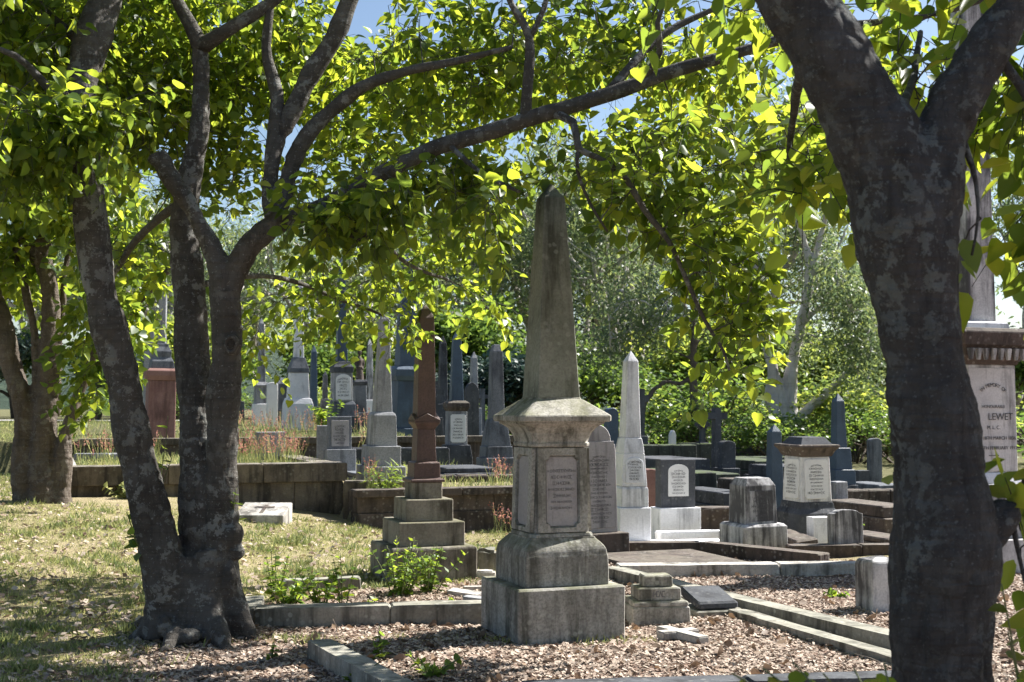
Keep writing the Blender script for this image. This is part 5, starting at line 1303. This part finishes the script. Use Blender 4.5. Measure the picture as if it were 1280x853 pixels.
def far_tree(kind, seed, px, Y, ytop, label, leaf, barkm, name='background_tree', cat='tree', rz=None, group='background trees', wide=1.0):
    key = (kind, seed, leaf)
    if key not in PROTO:
        (tv, tfc), (V, Fc, var), H_ = far_tree_mesh(kind, seed)
        r = empty(name, (0, 0, 0)); a = mesh_obj('trunk', tv, tfc, M[barkm], r, True); b = np_mesh('foliage', V, Fc, M[leaf], r, var)
        PROTO[key] = (r, a, b, H_); new = True
    else:
        r0, a0, b0, H_ = PROTO[key]
        r = r0.copy(); COL.objects.link(r)
        for q in (a0, b0):
            c = q.copy(); COL.objects.link(c); c.parent = r
    x = xat(px, Y); z = float(ground_z(x, Y)); sc = (zat(ytop, Y) - z) / H_
    r.location = (x, Y, z); r.scale = (sc * wide, sc * wide, sc); r.rotation_euler = (0, 0, rng.uniform(0, 6.28) if rz is None else rz)
    r['label'] = label; r['category'] = cat; r['group'] = group
    return r
# hero gum with pale forked trunk
zg_ = tz(xat(988, 38), 38)
th = Tree('gum_tree', 'pale barked gum tree with forked trunk behind the lidded pedestal', (xat(988, 38), 38, zg_), 'background trees')
yg = 38
GP = [pxpath([(980, 566, 26), (982, 540, 20), (975, 505, 17), (966, 460, 14), (952, 400, 13), (945, 330, 9), (950, 260, 6)], yg), pxpath([(992, 566, 26), (990, 530, 19), (988, 470, 16), (998, 420, 13), (1008, 370, 13), (1012, 335, 12), (1004, 300, 8), (994, 260, 6), (990, 215, 4)], yg),
      pxpath([(992, 530, 16), (1010, 512, 13), (1035, 490, 11), (1060, 465, 8), (1085, 430, 5)], yg), pxpath([(1012, 340, 10), (1025, 300, 8), (1034, 260, 6), (1050, 215, 4)], yg), pxpath([(1010, 345, 8), (1035, 330, 6), (1052, 300, 4), (1065, 270, 3)], yg), pxpath([(968, 470, 12), (958, 490, 10), (970, 520, 14)], yg), pxpath([(1000, 410, 7), (1030, 380, 6), (1055, 385, 4), (1080, 400, 3)], yg)]
th.trunk(GP, M['barkgum'], .05, [], .04, .3)
def gum_crown(tree, blobs, leaf, lo=.11, hi=.23):
    P = []; 
    for (px, py, Yd, rx, ry, rY, n) in blobs:
        c = np.array(at(px, py, Yd)); u = rand_unit(n) * rng.random((n, 1)) ** .45; P.append(c + u * np.array([rx * Yd / F, rY, ry * Yd / F]))
    T = np.concatenate(P); nodes = np.array([tuple(p) for p in tree.nodes]); parts = []
    for t in T:
        j = ((nodes - t) ** 2).sum(1).argmin(); p0 = Vector(nodes[j]); p1 = Vector(t); mid = p0.lerp(p1, .5) + Vector((0, 0, .12 * (p1 - p0).length))
        parts.append(tube([p0 - tree.base, mid - tree.base, p1 - tree.base], [.035, .022, .008], 4, False)); nodes = np.vstack([nodes, [tuple(mid)], [tuple(p1)]])
    V, Fs = join(parts); mesh_obj('twigs', V, Fs, M['barkgum'], tree.root, True)['kind'] = 'stuff'
    n = 80; PP = np.repeat(T, n, 0) + rng.normal(size=(len(T) * n, 3)) * [.42, .42, .40] - np.array(tree.base); N_ = len(PP)
    V, Fc = leaves(PP, np.column_stack([rng.normal(0, .9, N_), rng.normal(0, .9, N_), -np.ones(N_) * .7]), rng.normal(size=(N_, 3)), rng.uniform(lo, hi, N_), LANCE, LANCEF, 1.3)
    np_mesh('foliage', V, Fc, M[leaf], tree.root, np.repeat(rng.random(N_), 4))
gum_crown(th, [(955, 220, 38, 45, 50, 2, 26), (1045, 225, 38, 45, 44, 2, 24), (1000, 150, 38, 60, 40, 2, 30), (1060, 380, 37, 34, 40, 1.2, 34), (1075, 440, 37, 22, 45, 1, 30), (930, 300, 39, 26, 50, 1.2, 20), (1040, 330, 38, 26, 20, 1, 12), (1010, 440, 38, 20, 30, .8, 8)], 'leafgum')
# thin gum with level boughs
th2 = Tree('gum_tree', 'slim straight gum tree with crooked side boughs right of the white obelisk', (xat(869, 36), 36, tz(xat(869, 36), 36)), 'background trees')
th2.trunk([pxpath([(869, 575, 13), (868, 520, 11), (867, 450, 10), (866, 400, 8), (872, 340, 6), (868, 270, 4)], 36), pxpath([(866, 470, 6), (850, 480, 6), (830, 478, 6), (808, 500, 8), (800, 540, 9), (798, 578, 10)], 36), pxpath([(868, 462, 5), (890, 472, 4), (915, 476, 3)], 36), pxpath([(866, 450, 5), (845, 440, 4), (820, 430, 3), (790, 410, 2.5)], 36), pxpath([(867, 440, 4), (884, 410, 3), (900, 380, 2)], 36)], M['barkfar'], .05, [], .03, .3)
gum_crown(th2, [(860, 300, 36, 70, 70, 2, 34), (800, 390, 36, 50, 50, 1.5, 30), (905, 380, 36, 30, 40, 1, 12), (760, 430, 36, 40, 30, 1.2, 14)], 'leafgum')
BG = [
    # kind, seed, px, Y, ytop, label, leaf, bark, width
    ('dark', 1, 742, 72, 205, 'tall dark blue-green conifer behind the main obelisk', 'leafdark', 'barkdark', 1.3),
    ('dark', 1, 800, 84, 235, 'second dark conifer further off beyond the white obelisk', 'leafdark', 'barkdark', 1.2),
    ('gum', 2, 790, 55, 150, 'airy gum tree rising between the main obelisk and the slim gum', 'leafgum', 'barkgum', 1.0),
    ('gum', 3, 700, 62, 170, 'spreading gum tree directly behind the main obelisk', 'leafgum', 'barkgum', 1.1),
    ('gum', 2, 590, 60, 200, 'gum tree standing behind the dark pointed obelisk', 'leafgum', 'barkgum', 1.0),
    ('gum', 3, 880, 66, 120, 'tall gum tree beyond the slim gum', 'leafgum', 'barkgum', 1.0),
    ('gum', 4, 1130, 60, 120, 'gum tree half hidden by the nearest trunk', 'leafgum', 'barkgum', 1.0),
    ('gum', 2, 1265, 48, 130, 'gum tree beyond the huge lettered monument', 'leafgum', 'barkgum', 1.0),
    ('gum', 3, 470, 70, 260, 'gum tree rising over the statue', 'leafgum', 'barkgum', .9),
    ('gum', 4, 330, 62, 250, 'gum tree beyond the terrace behind the forked tree', 'leafgum', 'barkgum', .9),
    ('gum', 2, 150, 58, 230, 'gum tree behind the red sandstone pedestal', 'leafgum', 'barkgum', 1.0),
    ('gum', 3, 20, 55, 220, 'gum tree beyond the road behind the clump tree', 'leafgum', 'barkgum', 1.0),
    ('round', 5, 645, 40, 430, 'dense dark round bush between the plain obelisk and main obelisk', 'leafdark', 'barkdark', 1.5),
    ('round', 5, 690, 44, 400, 'dark bushy tree hidden behind the main obelisk shaft', 'leafmid', 'barkdark', 1.2),
    ('round', 6, 540, 48, 350, 'mid green round tree behind the red obelisk', 'leafmid', 'barkdark', 1.3),
    ('round', 6, 450, 50, 380, 'light green round tree behind the statue', 'leafbright', 'barkdark', 1.3),
    ('round', 5, 395, 46, 420, 'green bushy tree behind the blue-grey gabled obelisk', 'leafmid', 'barkdark', 1.3),
    ('round', 6, 300, 46, 400, 'leafy green tree behind the slim post monument', 'leafmid', 'barkdark', 1.3),
    ('round', 5, 225, 44, 380, 'leafy tree rising behind the column monument', 'leafbright', 'barkdark', 1.2),
    ('round', 6, 120, 42, 400, 'mid green tree between the clump tree and forked tree', 'leafmid', 'barkdark', 1.3),
    ('round', 5, 20, 48, 400, 'shady green tree beyond the road', 'leafmid', 'barkdark', 1.3),
    ('round', 6, -70, 44, 380, 'dark green tree at the road end beyond the clump tree', 'leafdark', 'barkdark', 1.3),
    ('round', 6, 835, 50, 375, 'sunlit green tree behind the slim gum trunk', 'leafbright', 'barkdark', 1.3),
    ('round', 5, 920, 52, 370, 'sunlit bushy tree behind the tall dark cross', 'leafbright', 'barkdark', 1.3),
    ('round', 6, 1010, 56, 385, 'sunlit shrubby tree behind the pale forked gum', 'leafbright', 'barkdark', 1.3),
    ('round', 5, 1085, 48, 400, 'sunlit bushy tree behind the grey plain headstone', 'leafbright', 'barkdark', 1.3),
    ('round', 6, 1160, 50, 420, 'green tree behind the nearest trunk', 'leafmid', 'barkdark', 1.3),
    ('round', 5, 1270, 46, 400, 'green bushy tree beyond the lettered pedestal', 'leafmid', 'barkdark', 1.3),
    ('round', 5, 760, 48, 440, 'green bush between the main obelisk and white obelisk', 'leafmid', 'barkdark', 1.2),
    ('bush', 7, 800, 42, 500, 'low green bush behind the small white pointed stone', 'leafmid', 'barkdark', 1.6),
    ('bush', 7, 850, 44, 480, 'low yellow green bush behind the mossy wall', 'leafbright', 'barkdark', 1.8),
    ('bush', 7, 940, 42, 440, 'low sunlit bush between the crosses and the pale gum', 'leafmid', 'barkdark', 1.8),
    ('bush', 7, 1040, 42, 460, 'low sunlit bush right of the pale gum trunk', 'leafbright', 'barkdark', 1.8),
    ('bush', 7, 1100, 40, 450, 'low leafy bush behind the plain headstone with arched top', 'leafbright', 'barkdark', 1.8),
    ('bush', 7, 570, 40, 480, 'low dark bush behind the dark stone cross', 'leafmid', 'barkdark', 1.8),
    ('bush', 7, 690, 38, 480, 'low dark bush behind the main pedestal', 'leafmid', 'barkdark', 1.8),
    ('bush', 7, 255, 38, 480, 'low green bush seen between the two thick stems', 'leafmid', 'barkdark', 1.8),
    ('bush', 7, 905, 36, 490, 'low sunlit bush just behind the dark round headstone', 'leafmid', 'barkdark', 1.6),
    ('bush', 7, 965, 35, 500, 'low sunlit bush behind the small blunt blue obelisk', 'leafmid', 'barkdark', 1.6),
    ('bush', 7, 1070, 36, 490, 'low sunlit bush beside the dark blue stepped obelisk', 'leafmid', 'barkdark', 1.6),
    ('bush', 7, 1125, 36, 480, 'low bush half behind the nearest trunk', 'leafmid', 'barkdark', 1.6),
    ('bush', 7, 350, 37, 470, 'low green bush behind the white round topped headstone', 'leafmid', 'barkdark', 1.6),
    ('bush', 7, 440, 37, 465, 'low green bush behind the statue plinth', 'leafbright', 'barkdark', 1.6),
    ('round', 6, 180, 38, 430, 'dark leafy tree close behind the red sandstone pedestal', 'leafdark', 'barkdark', 1.4),
    ('gum', 3, 400, 52, 210, 'tall gum tree behind the small dark obelisk', 'leafgum', 'barkgum', 1.1),
    ('gum', 2, 250, 50, 200, 'tall gum tree seen between the leaning stem and the thick stem', 'leafgum', 'barkgum', 1.1),
    ('bush', 7, 1330, 30, 470, 'low leafy bush beyond the lettered monument outside the trees', 'leafmid', 'barkdark', 1.8),
    ('bush', 7, 1420, 34, 460, 'low leafy bush at the far edge of the plots', 'leafbright', 'barkdark', 1.8),
    ('bush', 7, 110, 36, 490, 'low green bush behind the terrace edging', 'leafmid', 'barkdark', 1.8),
]
for kd, sd, px, Yd, yt, lb, lf, bk, wd in BG: far_tree(kd, sd, px, Yd, yt, lb, lf, bk, wide=wd, name='shrub' if kd == 'bush' else 'background_tree', cat='shrub' if kd == 'bush' else 'tree', group='background shrubs' if kd == 'bush' else 'background trees')

# ================================================================== light, sky, camera
SUN_AZ = Vector((.87, .50, 0)).normalized(); EL = R(44)
sun_dir = Vector((SUN_AZ.x * math.cos(EL), SUN_AZ.y * math.cos(EL), math.sin(EL)))
sl_ = bpy.data.lights.new('sun', 'SUN'); sl_.energy = 5.0; sl_.angle = R(.53); sl_.color = (1, .965, .91)
so = link(bpy.data.objects.new('sun', sl_)); so.rotation_euler = (-sun_dir).to_track_quat('-Z', 'Y').to_euler(); so.location = (10, 5, 20)
w = bpy.data.worlds.new('World'); S.world = w; w.use_nodes = True; nt = w.node_tree
sky = nt.nodes.new('ShaderNodeTexSky'); sky.sky_type = 'NISHITA'; sky.sun_disc = False; sky.ozone_density = 1.7; sky.air_density = 1.0; sky.dust_density = 1.0; sky.sun_elevation = EL; sky.sun_rotation = math.atan2(SUN_AZ.x, SUN_AZ.y)
bgn = nt.nodes['Background']; bgn.inputs[1].default_value = .055; nt.links.new(sky.outputs[0], bgn.inputs[0])
cam = bpy.data.cameras.new('camera'); co_ = link(bpy.data.objects.new('camera', cam)); S.camera = co_
cam.sensor_width = 36; cam.lens = 45; cam.clip_start = .1; cam.clip_end = 3000
co_.location = (0, 0, CAMZ); co_.rotation_euler = (PI / 2 + TH, 0, 0)
cam.dof.use_dof = True; cam.dof.focus_distance = 9.2; cam.dof.aperture_fstop = 5.6
S.view_settings.view_transform = 'Standard'; S.view_settings.look = 'None'; S.view_settings.exposure = 1.52; S.view_settings.gamma = 1
c = S.cycles; c.max_bounces = 7; c.diffuse_bounces = 3; c.glossy_bounces = 2; c.transmission_bounces = 5; c.transparent_max_bounces = 4
c.use_denoising = True; c.use_adaptive_sampling = True; c.adaptive_threshold = .02; c.caustics_reflective = False; c.caustics_refractive = False
try: c.denoiser = 'OPENIMAGEDENOISE'; c.denoising_input_passes = 'RGB_ALBEDO_NORMAL'
except Exception: pass
S.render.use_persistent_data = False
